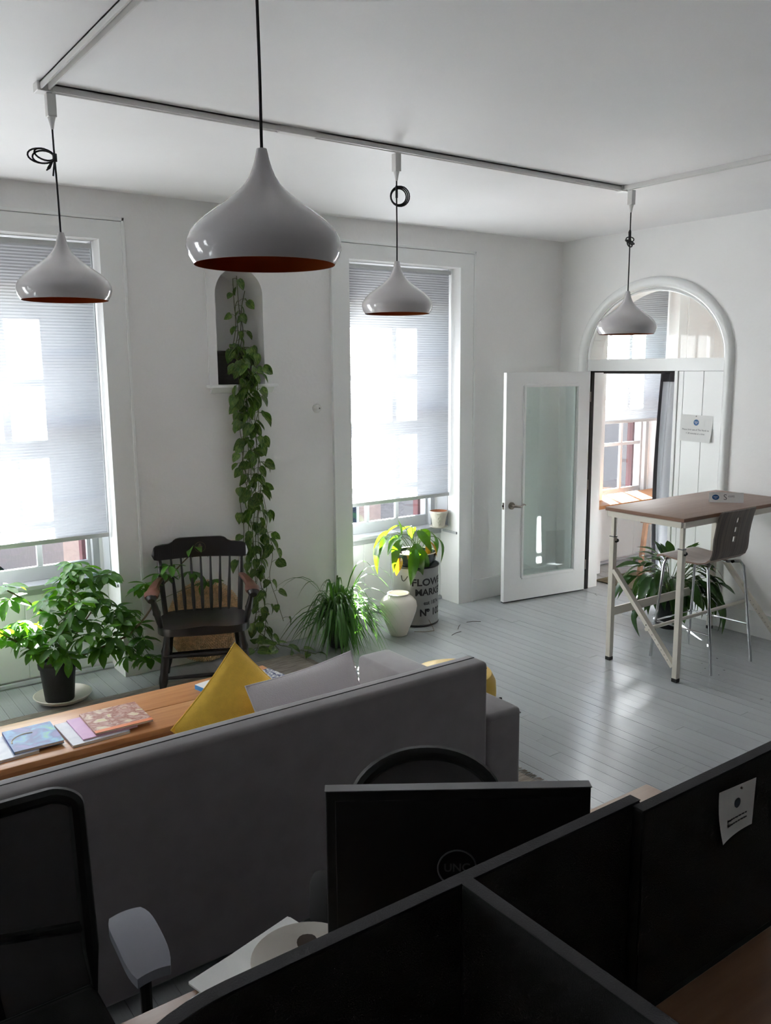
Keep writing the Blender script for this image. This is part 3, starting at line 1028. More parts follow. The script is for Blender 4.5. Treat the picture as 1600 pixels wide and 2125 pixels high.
for (xs, zend, sw) in ((2.74, 0.62, 0.03), (2.775, 1.05, 0.03), (2.80, 0.18, 0.035), (2.83, 0.30, 0.03), (2.855, 0.08, 0.04), (2.885, 0.75, 0.035), (2.81, 1.30, 0.03), (2.87, 0.42, 0.03), (2.75, 1.22, 0.03), (2.79, 0.55, 0.03)):
    p = [(po.x + (xs - po.x) * 0.4, 5.70, 2.20), (xs, 5.63, 2.225), (xs, YV - 0.005, 2.10), (xs, YV - 0.01, 1.93)]
    z = 1.80
    while z > zend:
        k = (1.9 - z)
        p.append((xs + rnd.uniform(-sw, sw) + 0.06 * k * (xs - 2.78) , YV + rnd.uniform(-0.025, 0.012), z))
        z -= 0.22
    p.append((p[-1][0] + rnd.uniform(-0.02, 0.05), YV - rnd.uniform(0, 0.04), zend))
    vine(p)
# loose strand to the right and floor runners
vine([(2.90, YV, 1.20), (2.93, YV - 0.01, 1.0), (2.91, YV - 0.02, 0.85), (2.96, YV - 0.02, 0.72), (2.93, YV - 0.02, 0.55), (2.98, YV - 0.03, 0.36), (3.02, YV - 0.05, 0.2)], 0.0022, gap=0.085)
vine([(2.86, YV - 0.02, 0.3), (2.80, YV - 0.08, 0.12), (2.74, 5.40, 0.06), (2.66, 5.36, 0.05)], gap=0.05)
vine([(2.84, YV - 0.02, 0.25), (2.90, YV - 0.1, 0.08), (2.98, 5.35, 0.04), (3.04, 5.24, 0.03), (3.08, 5.14, 0.025)], gap=0.05)
vine([(2.83, YV - 0.02, 0.35), (2.78, YV - 0.05, 0.2), (2.86, 5.42, 0.1), (2.88, 5.32, 0.05)], gap=0.045)
# strands climbing to the crown of the niche
for (xa, xt, zt) in ((2.80, 2.77, 2.70), (2.84, 2.80, 2.72), (2.82, 2.86, 2.62), (2.78, 2.80, 2.55)):
    vine([(xa, 5.72, 2.19), (xa + 0.02, 5.68, 2.34), ((xa + xt) / 2, 5.65, 2.5), (xt, 5.63, zt)], 0.0028, leaf=(0.05, 0.085), gap=0.085)
cnt = 0
for (p, side, s) in vines:
    if cnt >= 296:
        break
    fy = rnd.uniform(-0.9, -0.15)
    if p.y > 5.6:
        fy = rnd.uniform(-1.0, -0.2)
    out_d = Vector((side * rnd.uniform(0.4, 1.0), fy, rnd.uniform(-0.3, 0.5))).normalized()
    pe = p + out_d * rnd.uniform(0.02, 0.05)
    if p.z < 0.12:
        pe.z = max(pe.z, 0.03)
    pet = MB().tube([p - po, (p + pe) / 2 + Vector((0, 0, 0.006)) - po, pe - po], 0.0014, 4)
    d = Vector((out_d.x * 0.7 + rnd.uniform(-0.3, 0.3), out_d.y * 0.45, -rnd.uniform(0.4, 1.1)))
    if p.z < 0.14:
        d = Vector((out_d.x, out_d.y, -0.05))
    if not (2.61 < p.x < 2.975 and p.y > 5.6) and pe.y + d.normalized().y * s > 5.585:
        d.y = -0.2
    lf_o = place('leaf', rnd.choice(LF['pothos']), pr, aim(d, (out_d.x * 0.5 + rnd.uniform(-0.7, 0.7), -0.7, 0.5 + rnd.uniform(-0.4, 0.6)), pe - po, s, rnd.uniform(-0.9, 0.9)))
    pm = pet.build('petiole', 'vine', pr, True)
    cnt += 1

# ---- spider plant
sp = thing('spider_plant', 'arching grassy spider plant spilling over the floor beside the white vase', 'plant', (3.36, 5.26, 0.0))
MB().lathe([(0.065, 0), (0.07, 0.004), (0.085, 0.12), (0.09, 0.122), (0.09, 0.145), (0.084, 0.145), (0.08, 0.13), (0.0001, 0.13)], 28).build('pot', 'pot_black', sp, True)
MB().lathe([(0.08, 0.131), (0.0001, 0.14)], 16).build('soil', 'soil', sp, True)
rnd = random.Random(5)
def blade(a, reach, rise, z1, w, base=(0, 0, 0.15)):
    d = Vector((math.cos(a), math.sin(a), 0))
    p0 = Vector(base) + d * 0.03
    p1 = p0 + d * reach * 0.35 + Vector((0, 0, rise * 1.9))
    p2 = p0 + d * reach
    p2.z = z1
    side = Vector((-d.y, d.x, 0))
    ps = bez(p0, p1, p2, 9)
    vs = []
    for i, p in enumerate(ps):
        t = i / 9
        ww = w * (0.55 + 0.9 * t) if t < 0.45 else w * (0.955 * (1 - ((t - 0.45) / 0.55) ** 1.6) + 0.03)
        p = Vector((p.x, p.y, max(p.z, 0.006)))
        vs += [p - side * ww, p + Vector((0, 0, -0.35 * ww)), p + side * ww]
    fs = []
    for i in range(9):
        a_ = i * 3
        fs += [(a_, a_ + 3, a_ + 4, a_ + 1), (a_ + 1, a_ + 4, a_ + 5, a_ + 2)]
    MB().add(vs, fs).build('blade', 'spider', sp, True, fix=False)
for i in range(228):
    a = rnd.uniform(0, 2 * PI) if i < 150 else rnd.uniform(-2.9, -0.1)
    reach = rnd.uniform(0.16, 0.46)
    if math.sin(a) > 0.3:
        reach = min(reach, 0.24)
    if math.cos(a) > 0.75:
        reach = min(reach, 0.42)
    rise = rnd.uniform(0.10, 0.30) * (1.15 - 0.5 * reach)
    blade(a, reach, rise, rnd.uniform(0.0, 0.16) if reach > 0.22 else rnd.uniform(0.1, 0.34), rnd.uniform(0.006, 0.011), (rnd.uniform(-0.05, 0.05), rnd.uniform(-0.05, 0.05), 0.15))
for i in range(26):
    a = rnd.uniform(0, 2 * PI)
    reach = rnd.uniform(0.08, 0.26)
    blade(a, reach, rnd.uniform(0.18, 0.32), rnd.uniform(0.32, 0.46), rnd.uniform(0.006, 0.010), (rnd.uniform(-0.04, 0.04), rnd.uniform(-0.03, 0.03), 0.15))
for i in range(32):
    blade(rnd.uniform(-3.0, -0.9), rnd.uniform(0.13, 0.24), rnd.uniform(0.07, 0.12), rnd.uniform(0.005, 0.04), rnd.uniform(0.007, 0.012), (rnd.uniform(-0.05, 0.05), rnd.uniform(-0.05, 0.0), 0.14))
for (a, reach, rise, z1) in ((2.6, 0.50, 0.33, 0.40), (2.5, 0.48, 0.35, 0.34), (0.0, 0.50, 0.36, 0.42), (0.15, 0.55, 0.33, 0.30), (-0.6, 0.48, 0.30, 0.20), (0.3, 0.45, 0.38, 0.45)):
    blade(a, reach, rise, z1, 0.007)

# ---- vase
vz = thing('ceramic_vase', 'plain cream ceramic urn vase on the floor beside the metal drum', 'vase', (3.885, 5.205, 0.0))
vz.scale = (1.07, 1.07, 1.0)
MB().lathe([(0.055, 0), (0.062, 0.003), (0.075, 0.04), (0.105, 0.12), (0.128, 0.19), (0.136, 0.235), (0.130, 0.272), (0.108, 0.302), (0.085, 0.318), (0.078, 0.326),
            (0.082, 0.338), (0.076, 0.340), (0.070, 0.328), (0.078, 0.312), (0.10, 0.295), (0.12, 0.24), (0.07, 0.05), (0.0001, 0.03)], 44).build('body', 'vase', vz, True)
tw = tag(MB().tube([(4.02, 5.18, 0.004), (4.08, 5.12, 0.006), (4.16, 5.10, 0.005), (4.19, 5.16, 0.02), (4.20, 5.22, 0.06)], 0.002, 5).build('dry_twig', 'bark', None, True), 'thin dry twig lying on the floor by the vase', 'twig')
for j, (a, b, cc) in enumerate(((4.34, 5.02, 0.7), (4.52, 5.12, -0.5), (4.20, 4.93, 0.2))):
    q = Vector((a, b, 0.0035))
    d = Vector((math.cos(cc), math.sin(cc), 0))
    tag(MB().tube([q, q + d * 0.06 + Vector((0.01, 0.015, 0)), q + d * 0.12], 0.0022, 5).build('fallen_twig', 'twig', None, True),
        ('short dark fallen stem lying in front of the metal drum', 'dark fallen stem lying between the drum and the open door', 'bent dark stem on the floor farthest from the drum')[j], 'twig', 'fallen stems by the drum')

# ---- flower drum
DX, DYY, DR_, DH = 4.215, 5.41, 0.185, 0.49
dr = thing('metal_drum', 'grey metal drum with black stencilled flower market lettering', 'drum', (DX, DYY, 0.0))
MB().lathe([(DR_ - 0.006, 0), (DR_, 0.004), (DR_, 0.02), (DR_ + 0.003, 0.024), (DR_, 0.03), (DR_, DH - 0.03), (DR_, DH), (DR_ - 0.006, DH), (DR_ - 0.008, 0.03), (0.0001, 0.03)], 48).build('body', 'zinc', dr, True)
MB().tube([((DR_ + 0.002) * math.cos(a), (DR_ + 0.002) * math.sin(a), DH) for a in [2 * PI * k / 40 for k in range(40)]], 0.008, 8, True).build('rim', 'zincdark', dr, True)
MB().tube([(DR_ * math.cos(a), DR_ * math.sin(a), 0.012) for a in [2 * PI * k / 40 for k in range(40)]], 0.006, 6, True).build('foot_ring', 'zincdark', dr, True)
facing = math.atan2(-5.41, -4.215) + 0.78
def drum_text(body, size, z, bold, sx=1.0):
    rr = DR_ + 0.0018
    def wrap(c):
        a = facing + c.x / rr
        return (rr * math.cos(a), rr * math.sin(a), z + c.y)
    text_obj(body, size, 'stencil', dr, Matrix.Identity(4), 0.0, 'CENTER', 'lettering', bold, wrap, sx)
drum_text('FLOWER', 0.080, 0.370, 0.0022, 1.15)
drum_text('MARKET', 0.076, 0.288, 0.0022, 1.05)
drum_text('est 1874', 0.046, 0.200, 0.0008)
drum_text('N\u00ba 102', 0.078, 0.118, 0.0026, 1.0)
MB().beam((DR_ * math.cos(facing - 0.02), DR_ * math.sin(facing - 0.02), DH - 0.07), (DR_ * math.cos(facing - 0.02), DR_ * math.sin(facing - 0.02), DH - 0.069), 0.001).build('seam', 'zincdark', dr)
hd = MB()
hp = []
for k in range(9):
    t = -0.9 + 1.8 * k / 8
    a = facing - 1.25 + 0.16 * t
    hp.append(((DR_ + 0.012 + 0.02 * math.cos(t * PI / 2)) * math.cos(a), (DR_ + 0.012 + 0.02 * math.cos(t * PI / 2)) * math.sin(a), DH - 0.055 - 0.045 * math.cos(t * PI / 2)))
hd.tube(hp, 0.004, 6).build('handle', 'zincdark', dr, True)

# peace lily in a glazed bowl on the drum
pl = thing('peace_lily', 'peace lily with yellowing leaves in dark glazed bowl on metal drum', 'plant', (DX, DYY, 0.49))
MB().lathe([(0.10, -0.02), (0.13, -0.015), (0.165, 0.03), (0.172, 0.075), (0.172, 0.10), (0.164, 0.102), (0.158, 0.08), (0.0001, 0.075)], 40).build('bowl', 'glaze', pl, True)
MB().tube([(0.168 * math.cos(a), 0.168 * math.sin(a), 0.102) for a in [2 * PI * k / 40 for k in range(40)]], 0.005, 6, True).build('bowl_rim', 'saucer', pl, True)
MB().lathe([(0.157, 0.082), (0.0001, 0.09)], 20).build('soil', 'soil', pl, True)
rnd = random.Random(21)
def lily_leaf(root, base, tip, length, var, kind, width=1.0, rise=0.12, face=None):
    base, tip = Vector(base), Vector(tip)
    mid = (base + tip) / 2 + Vector((0, 0, rise))
    pts = bez(base, mid, tip, 7)
    MB().tube(pts, 0.0028, 5).build('petiole', 'stem', root, True)
    d = (pts[-1] - pts[-2]).normalized()
    d = (d + Vector((0, 0, -0.35))).normalized()
    hor = Vector((tip.x - base.x, tip.y - base.y, 0))
    place('leaf', LF[kind][var % len(LF[kind])], root, aim(d, face or (0, 0, 1), tip, length, rnd.uniform(-0.5, 0.5), length * width))
spec = [  # tip of petiole (local), leaf length, mesh variant, kind
    ((-0.27, -0.02, 0.27), 0.17, 1, 'lily'), ((-0.30, 0.04, 0.20), 0.19, 2, 'lily'), ((-0.22, -0.10, 0.24), 0.20, 2, 'lily'),
    ((-0.16, -0.02, 0.26), 0.18, 1, 'lily'), ((-0.10, -0.14, 0.20), 0.22, 2, 'lily'), ((-0.13, -0.16, 0.16), 0.22, 2, 'lily'),
    ((-0.24, -0.12, 0.10), 0.14, 2, 'lily_yellow'), ((-0.02, -0.05, 0.28), 0.19, 1, 'lily'), ((0.0, 0.06, 0.30), 0.15, 0, 'lily'),
    ((0.08, 0.02, 0.27), 0.18, 1, 'lily'), ((0.12, -0.08, 0.18), 0.14, 1, 'lily'), ((0.16, 0.0, 0.24), 0.2, 2, 'lily'),
    ((0.06, -0.1, 0.2), 0.15, 2, 'lily_yellow'), ((0.02, -0.12, 0.18), 0.12, 1, 'lily_yellow'), ((0.05, 0.1, 0.28), 0.14, 1, 'lily'),
    ((-0.20, 0.08, 0.28), 0.18, 1, 'lily'), ((-0.08, 0.1, 0.31), 0.16, 1, 'lily'), ((0.18, -0.06, 0.20), 0.17, 2, 'lily'), ((-0.06, -0.15, 0.15), 0.2, 2, 'lily')]
for tip, ln, var, kind in spec:
    lily_leaf(pl, (rnd.uniform(-0.05, 0.05), rnd.uniform(-0.05, 0.05), 0.09), tip, ln, var, kind, rnd.uniform(1.0, 1.35))
place('leaf', LF['lily'][0], pl, aim((-0.05, 0.02, 1), (0.5, -0.8, 0), (-0.13, 0.02, 0.23), 0.15, 0.2, 0.17))

# small whitewashed pot on the sill
wp = thing('small_flower_pot', 'small whitewashed empty clay pot on window sill', 'pot', (4.735, 5.745, SILL + 0.0))
MB().lathe([(0.050, 0.012), (0.054, 0.014), (0.076, 0.13), (0.082, 0.132), (0.082, 0.150), (0.076, 0.151)], 30, cap=False).build('body', 'whitepot', wp, True)
MB().lathe([(0.0745, 0.150), (0.070, 0.12), (0.05, 0.03), (0.0001, 0.03)], 30, cap=False).build('inside', 'terra', wp, True)
MB().lathe([(0.06, 0.0), (0.082, 0.014), (0.080, 0.017), (0.056, 0.006), (0.0001, 0.006)], 30).build('saucer', 'whitepot', wp, True)
for k in range(9):
    a = -2.2 + 0.17 * math.sin(k * 2.1)
    z = 0.03 + 0.012 * k
    r_ = 0.054 + 0.022 * (z - 0.014) / 0.116
    MB().lathe([(0.0001, -0.006), (0.006, -0.002), (0.006, 0.002), (0.0001, 0.006)], 8, (r_ * math.cos(a), r_ * math.sin(a), z)).build('relief_flower', 'whitepot', wp, True)

# peace lily on the floor by the arch
nl = thing('floor_peace_lily', 'dark leafy peace lily in a black pot on the floor behind the tall desk', 'plant', (5.74, 4.05, 0.0))
MB().lathe([(0.09, 0), (0.095, 0.004), (0.118, 0.22), (0.126, 0.222), (0.126, 0.25), (0.116, 0.25), (0.110, 0.225), (0.0001, 0.22)], 30).build('pot', 'pot_black', nl, True)
MB().lathe([(0.109, 0.226), (0.0001, 0.232)], 16).build('soil', 'soil', nl, True)
rnd = random.Random(8)
for i in range(130):
    a = rnd.uniform(0, 2 * PI)
    rr = rnd.uniform(0.06, 0.34)
    dx, dy = rr * math.cos(a), rr * math.sin(a)
    dx = max(-0.40, min(0.12, dx))
    z = 0.26 + rnd.uniform(0.0, 0.38) * (1.1 - rr)
    ln = rnd.uniform(0.13, 0.21)
    if dx > 0.05:
        dx *= 0.6
        dy = -abs(dy) - 0.08
    lily_leaf(nl, (rnd.uniform(-0.05, 0.05), rnd.uniform(-0.05, 0.05), 0.23), (dx, dy, z), ln * (0.75 if dx > 0 else 1), rnd.randrange(3), 'lily_dark', rnd.uniform(0.9, 1.2), 0.10)
for (tx, ty, tz, ln) in ((-0.05, -0.02, 0.60, 0.17), (0.02, -0.1, 0.62, 0.15), (0.12, -0.28, 0.36, 0.22), (0.17, -0.3, 0.20, 0.2), (-0.42, 0.0, 0.22, 0.16), (0.10, -0.34, 0.28, 0.22)):
    lily_leaf(nl, (0, 0, 0.23), (tx, ty, tz), ln, 2 if tz < 0.4 else 0, 'lily_dark', 1.1, 0.12)
# ================================================================ FURNITURE
# ---- black wooden armchair (local: faces -y, sits about the origin)
ch = thing('wooden_armchair', 'black lacquered spindle back wooden armchair with cherry coloured arms', 'chair', (2.235, 5.16, 0.0105), R(-23))
def turned(a, b, r, n=12, rings=()):
    a, b = Vector(a), Vector(b)
    pts, rs = [], []
    for i in range(n + 1):
        t = i / n
        pts.append(a.lerp(b, t))
        k = r * (0.72 + 0.34 * math.sin(PI * t))
        for q in rings:
            if abs(t - q) < 0.5 / n:
                k *= 1.22
        rs.append(k)
    return MB().tube(pts, rs, 10)
ch.scale = (1.06, 1.04, 1.0)
# seat
def seat_fn(u, v, top):
    x = -1 + 2 * u
    y = -1 + 2 * v
    k = (abs(x) ** 4 + abs(y) ** 4) ** 0.25 if (x or y) else 0
    m = max(abs(x), abs(y))
    s = m / k if k > 1e-6 else 1
    px, py = x * s * (0.285 - 0.02 * v), y * s * 0.225 - 0.0
    z = 0.425 + (0.012 * y * y - 0.014 * math.cos(x * PI / 2) * math.cos(y * PI / 2) + 0.012 * math.exp(-8 * x * x) * (1 - v) if top else -0.036)
    return (px, py, z)
st = MB()
st.grid(lambda u, v: seat_fn(u, v, True), 16, 14)
st.grid(lambda u, v: seat_fn(u, v, False), 16, 14)
nv = 15
per = [(i, 0) for i in range(16)] + [(16, j) for j in range(14)] + [(i, 14) for i in range(16, 0, -1)] + [(0, j) for j in range(14, 0, -1)]
off = 17 * 15
for (a, b) in zip(per, per[1:] + per[:1]):
    ia, ib = a[0] * nv + a[1], b[0] * nv + b[1]
    st.f.append((ia, ib, ib + off, ia + off))
st.build('seat', 'blackwood', ch, True)
for sx in (-1, 1):
    turned((sx * 0.22, -0.16, 0.40), (sx * 0.265, -0.215, 0.0), 0.024, 14, (0.3, 0.75)).build('leg', 'blackwood', ch, True)
    turned((sx * 0.20, 0.16, 0.40), (sx * 0.245, 0.235, -0.0105), 0.022, 14, (0.3, 0.75)).build('leg', 'blackwood', ch, True)
    turned((sx * 0.243, -0.19, 0.19), (sx * 0.226, 0.20, 0.19), 0.012).build('side_stretcher', 'blackwood', ch, True)
    # back posts
    MB().tube(bez((sx * 0.235, 0.175, 0.43), (sx * 0.25, 0.20, 0.62), (sx * 0.262, 0.285, 0.80), 10), [0.017] * 8 + [0.016, 0.015, 0.013], 10).build('back_post', 'blackwood', ch, True)
    # arm support and arm
    turned((sx * 0.255, -0.13, 0.43), (sx * 0.295, -0.165, 0.635), 0.020, 12, (0.5,)).build('arm_support', 'blackwood', ch, True)
    arm = MB()
    ps = bez((sx * 0.255, 0.21, 0.665), (sx * 0.30, 0.02, 0.67), (sx * 0.30, -0.18, 0.645), 10)
    vs, fs = [], []
    for i, p in enumerate(ps):
        t = i / 10
        w = 0.020 + 0.016 * t + (0.010 * math.sin(PI * min(1, (t - 0.7) / 0.3)) if t > 0.7 else 0)
        for (q, zz) in ((-w, -0.010), (w, -0.010), (w * 1.05, 0.006), (w * 0.7, 0.015), (-w * 0.7, 0.015), (-w * 1.05, 0.006)):
            vs.append((p.x + q, p.y, p.z + zz))
    for i in range(10):
        for j in range(6):
            fs.append((i * 6 + j, i * 6 + (j + 1) % 6, (i + 1) * 6 + (j + 1) % 6, (i + 1) * 6 + j))
    fs += [tuple(range(6)), tuple(range(60, 66))]
    arm.add(vs, fs).build('arm', 'cherry', ch, True)
    MB().tube([(sx * 0.30, -0.185, 0.640), (sx * 0.30, -0.205, 0.628)], [0.034, 0.022], 12).build('arm_scroll', 'blackwood', ch, True)
for i in range(7):
    x = -0.165 + 0.055 * i
    ps = bez((x, 0.185 + 0.012 * math.cos(x * 6), 0.425), (x * 1.06, 0.235, 0.60), (x * 1.15, 0.292 + 0.02 * math.cos(x * 6), 0.80), 10)
    MB().tube(ps, [0.0075, 0.0095, 0.0115, 0.012, 0.0115, 0.010, 0.0085, 0.0075, 0.007, 0.0065, 0.006], 8).build('spindle', 'blackwood', ch, True)
# crest rail: shaped board, curved
half = [(0.0, 0.922), (0.135, 0.922), (0.16, 0.915), (0.178, 0.897), (0.20, 0.887), (0.245, 0.885), (0.285, 0.878), (0.302, 0.855), (0.305, 0.82), (0.295, 0.79), (0.27, 0.782), (0.15, 0.785), (0.0, 0.788)]
cols_x = [i / 24 * 0.305 for i in range(25)]
def top_z(x):
    t = [p for p in half[:9]]
    for (a, b) in zip(t[:-1], t[1:]):
        if a[0] <= x <= b[0] + 1e-9:
            k = (x - a[0]) / max(b[0] - a[0], 1e-9)
            return a[1] + (b[1] - a[1]) * k
    return 0.83
def bot_z(x):
    t = list(reversed(half[8:]))
    for (a, b) in zip(t[:-1], t[1:]):
        if a[0] <= x <= b[0] + 1e-9:
            k = (x - a[0]) / max(b[0] - a[0], 1e-9)
            return a[1] + (b[1] - a[1]) * k
    return 0.81
cr = MB()
vs, fs = [], []
xs = [-c for c in reversed(cols_x[1:])] + cols_x
for x in xs:
    ax = abs(x)
    yb = 0.325 - 0.55 * x * x
    zt, zb = top_z(ax), bot_z(ax)
    if zt - zb < 0.004:
        zt = zb + 0.004
    for (yy, zz) in ((-0.011, zb), (-0.011 + 0.02, zt), (0.011 + 0.02, zt), (0.011, zb)):
        vs.append((x, yb - 0.02 + yy, zz))
m_ = len(xs)
for i in range(m_ - 1):
    for j in range(4):
        fs.append((i * 4 + j, i * 4 + (j + 1) % 4, (i + 1) * 4 + (j + 1) % 4, (i + 1) * 4 + j))
fs += [(0, 1, 2, 3), tuple((m_ - 1) * 4 + k for k in (3, 2, 1, 0))]
crest = cr.add(vs, fs).build('crest_rail', 'blackwood', ch, False)
tilt = 0.02 / 0.134
def crest_pt(x, z):
    return (x, 0.325 - 0.55 * x * x - 0.02 - 0.011 + (z - 0.788) * tilt - 0.0015, z)
MB().tube([crest_pt(0.034 * math.cos(a), 0.853 + 0.034 * math.sin(a)) for a in [2 * PI * k / 28 for k in range(28)]], 0.0014, 5, True).build('emblem_ring', 'gold', crest, True)
em = MB()
for (dx, dz, r_) in ((0, 0.012, 0.007), (-0.008, 0.0, 0.006), (0.008, 0.0, 0.006), (0, -0.010, 0.008)):
    em.tube([crest_pt(dx + r_ * math.cos(a), 0.853 + dz + r_ * math.sin(a)) for a in [2 * PI * k / 10 for k in range(10)]], 0.0014, 4, True)
em.tube([crest_pt(0, 0.853 - 0.02), crest_pt(0, 0.853 + 0.024)], 0.0014, 4)
em.build('emblem', 'gold', crest, True)
turned((-0.25, -0.196, 0.255), (0.25, -0.196, 0.255), 0.015, 14, (0.5,)).build('front_stretcher', 'blackwood', ch, True)
turned((-0.255, -0.205, 0.115), (0.255, -0.205, 0.115), 0.013, 14).build('front_stretcher', 'blackwood', ch, True)
turned((-0.24, 0.215, 0.13), (0.24, 0.215, 0.13), 0.013).build('rear_stretcher', 'blackwood', ch, True)

# ---- round braided jute cushion leaning on the wall
jt = thing('jute_floor_cushion', 'round braided jute floor cushion leaning on the wall behind the armchair', 'cushion', (2.42, 5.535, 0.0))
jt.rotation_euler = (R(-9), 0, 0)
core = MB().lathe([(0.0001, -0.03), (0.25, -0.03), (0.285, 0.0), (0.25, 0.03), (0.0001, 0.03)], 40)
cj = core.build('pad', 'jute', jt, True)
cj.rotation_euler = (R(90), 0, 0)
cj.location = (0, 0.0, 0.30)
br = MB()
ico = [(0, 0, 1), (1, 0, 0), (0, 1, 0), (-1, 0, 0), (0, -1, 0), (0, 0, -1)]
icf = [(0, 1, 2), (0, 2, 3), (0, 3, 4), (0, 4, 1), (5, 2, 1), (5, 3, 2), (5, 4, 3), (5, 1, 4)]
for ring in range(13):
    rr = 0.018 + ring * 0.022
    cnt = max(6, int(2 * PI * rr / 0.017))
    for k in range(cnt):
        a = 2 * PI * k / cnt
        for s in (-1, 1):
            aa = a + s * 0.004 / max(rr, 0.02)
            c = Vector(((rr + s * 0.0055) * math.cos(aa), -0.032 - 0.003 * (ring % 2), 0.30 + (rr + s * 0.0055) * math.sin(aa)))
            tdir = aa + PI / 2 + s * 0.6
            e1 = Vector((math.cos(tdir), 0, math.sin(tdir)))
            e2 = Vector((-math.sin(tdir), 0, math.cos(tdir)))
            br.add([c + e1 * p[0] * 0.0115 + e2 * p[1] * 0.0058 + Vector((0, -1, 0)) * p[2] * 0.007 for p in ico], icf)
tag(br.build('braid', 'jute', jt, True, fix=False), kind='stuff')

# ---- rug
rg = thing('woven_rug', 'oatmeal flat woven rug with short fringe under the sofa and coffee table', 'rug', (0.0, 0.0, 0.0))
MB().box(-0.55, 2.98, 2.78, 5.28, 0.0015, 0.010).build('weave', 'rug', rg)
fr = MB()
rnd = random.Random(4)
y = 2.79
while y < 5.27:
    fr.tube([(2.978, y, 0.006), (3.005, y + rnd.uniform(-0.004, 0.004), 0.007), (3.03, y + rnd.uniform(-0.010, 0.010), 0.0035)], 0.0024, 4)
    y += 0.012
tag(fr.build('fringe', 'rug', rg, True), kind='stuff')

# ---- sofa
so = thing('grey_sofa', 'grey velvet sofa with its back turned to the desks', 'sofa', (1.0, 3.0, 0.0))
SX0, SX1 = -0.75, 1.36     # local x (world -1000 offset 1.0)
SY0 = -0.47                # back plane -> world y 2.53
def srb(*a, **k):
    return rbox(*a, parent=so, **k)
rbox('back', SX0, SX1, SY0, SY0 + 0.125, 0.025, 0.850, 0.022, 'sofa', so)
rbox('seat_base', SX0, SX1, SY0 + 0.13, 0.50, 0.12, 0.29, 0.02, 'sofa', so)
rbox('arm', SX1 + 0.004, SX1 + 0.205, SY0 + 0.004, 0.53, 0.05, 0.60, 0.024, 'sofa', so)
rbox('arm', SX0 - 0.205, SX0 - 0.004, SY0 + 0.004, 0.53, 0.05, 0.60, 0.024, 'sofa', so)
wmid = (SX0 + SX1) / 2
rbox('seat_cushion', SX0 + 0.004, wmid - 0.003, SY0 + 0.13, 0.515, 0.29, 0.43, 0.035, 'sofa', so)
rbox('seat_cushion', wmid + 0.003, SX1 - 0.004, SY0 + 0.13, 0.515, 0.29, 0.43, 0.035, 'sofa', so)
MB().tube([(SX0 + 0.01, SY0 + 0.003, 0.822), (SX1 - 0.01, SY0 + 0.003, 0.822), (SX1 - 0.001, SY0 + 0.02, 0.822), (SX1 - 0.001, SY0 + 0.02, 0.05)], 0.0028, 6).build('piping', 'sofa', so, True)
MB().tube([(SX0 + 0.02, SY0 + 0.072, 0.8503), (SX1 - 0.02, SY0 + 0.072, 0.8503)], 0.0022, 6).build('seam', 'cord', so, True)
MB().tube([(SX1 + 0.02, SY0 + 0.006, 0.572), (SX1 + 0.198, SY0 + 0.006, 0.572), (SX1 + 0.203, SY0 + 0.02, 0.572), (SX1 + 0.204, 0.51, 0.572)], 0.0026, 6).build('piping', 'sofa', so, True)
for lx in (SX0 - 0.15, SX1 + 0.15):
    for ly in (SY0 + 0.06, 0.46):
        MB().lathe([(0.016, 0.0), (0.026, 0.10), (0.026, 0.125)], 12, (lx, ly, 0)).build('leg', 'blackwood', so, True)
so.location.z = 0.0102

def pillow(name, label, mtx, w, h, t, mat, sharp=3.2):
    root = thing(name, label, 'pillow')
    root.matrix_world = mtx
    mb = MB()
    n = 22
    for s in (1, -1):
        def fn(u, v):
            x, y = 2 * u - 1, 2 * v - 1
            k = (1 - abs(x) ** sharp) * (1 - abs(y) ** sharp)
            pinch = 1 - 0.05 * (1 - x * x) * (y * y) ** 2 - 0.0
            pinch2 = 1 - 0.05 * (1 - y * y) * (x * x) ** 2
            return (x * w / 2 * pinch2, y * h / 2 * pinch, s * t / 2 * k ** 0.55 if k > 0 else 0)
        mb.grid(fn, n, n)
    mb.build('cover', mat, root, True)
    pts = []
    for k in range(80):
        q = k / 20
        e = int(q)
        f = 2 * (q - e) - 1
        x, y = ((f, -1), (1, f), (-f, 1), (-1, -f))[e]
        pinch = 1 - 0.05 * (1 - x * x) * (y * y) ** 2
        pinch2 = 1 - 0.05 * (1 - y * y) * (x * x) ** 2
        pts.append((x * w / 2 * pinch2, y * h / 2 * pinch, 0))
    MB().tube(pts, 0.0035, 6, True).build('piping', mat, root, True)
    return root
# mustard pillow stands on a corner, leaning on the sofa back
def lean(cx, cy, cz, yaw, lean_, roll):
    return Matrix.Translation((cx, cy, cz)) @ Matrix.Rotation(yaw, 4, 'Z') @ Matrix.Rotation(R(90) - lean_, 4, 'X') @ Matrix.Rotation(roll, 4, 'Z')
pillow('throw_pillow', 'mustard yellow throw pillow standing on one corner on the sofa', lean(1.435, 2.975, 0.692, R(4), R(20), R(38)), 0.43, 0.43, 0.12, 'mustard')
pillow('throw_pillow', 'pale grey throw pillow leaning on the sofa back', lean(1.70, 2.825, 0.655, R(8), R(26), R(1.0)), 0.55, 0.47, 0.11, 'pillow')

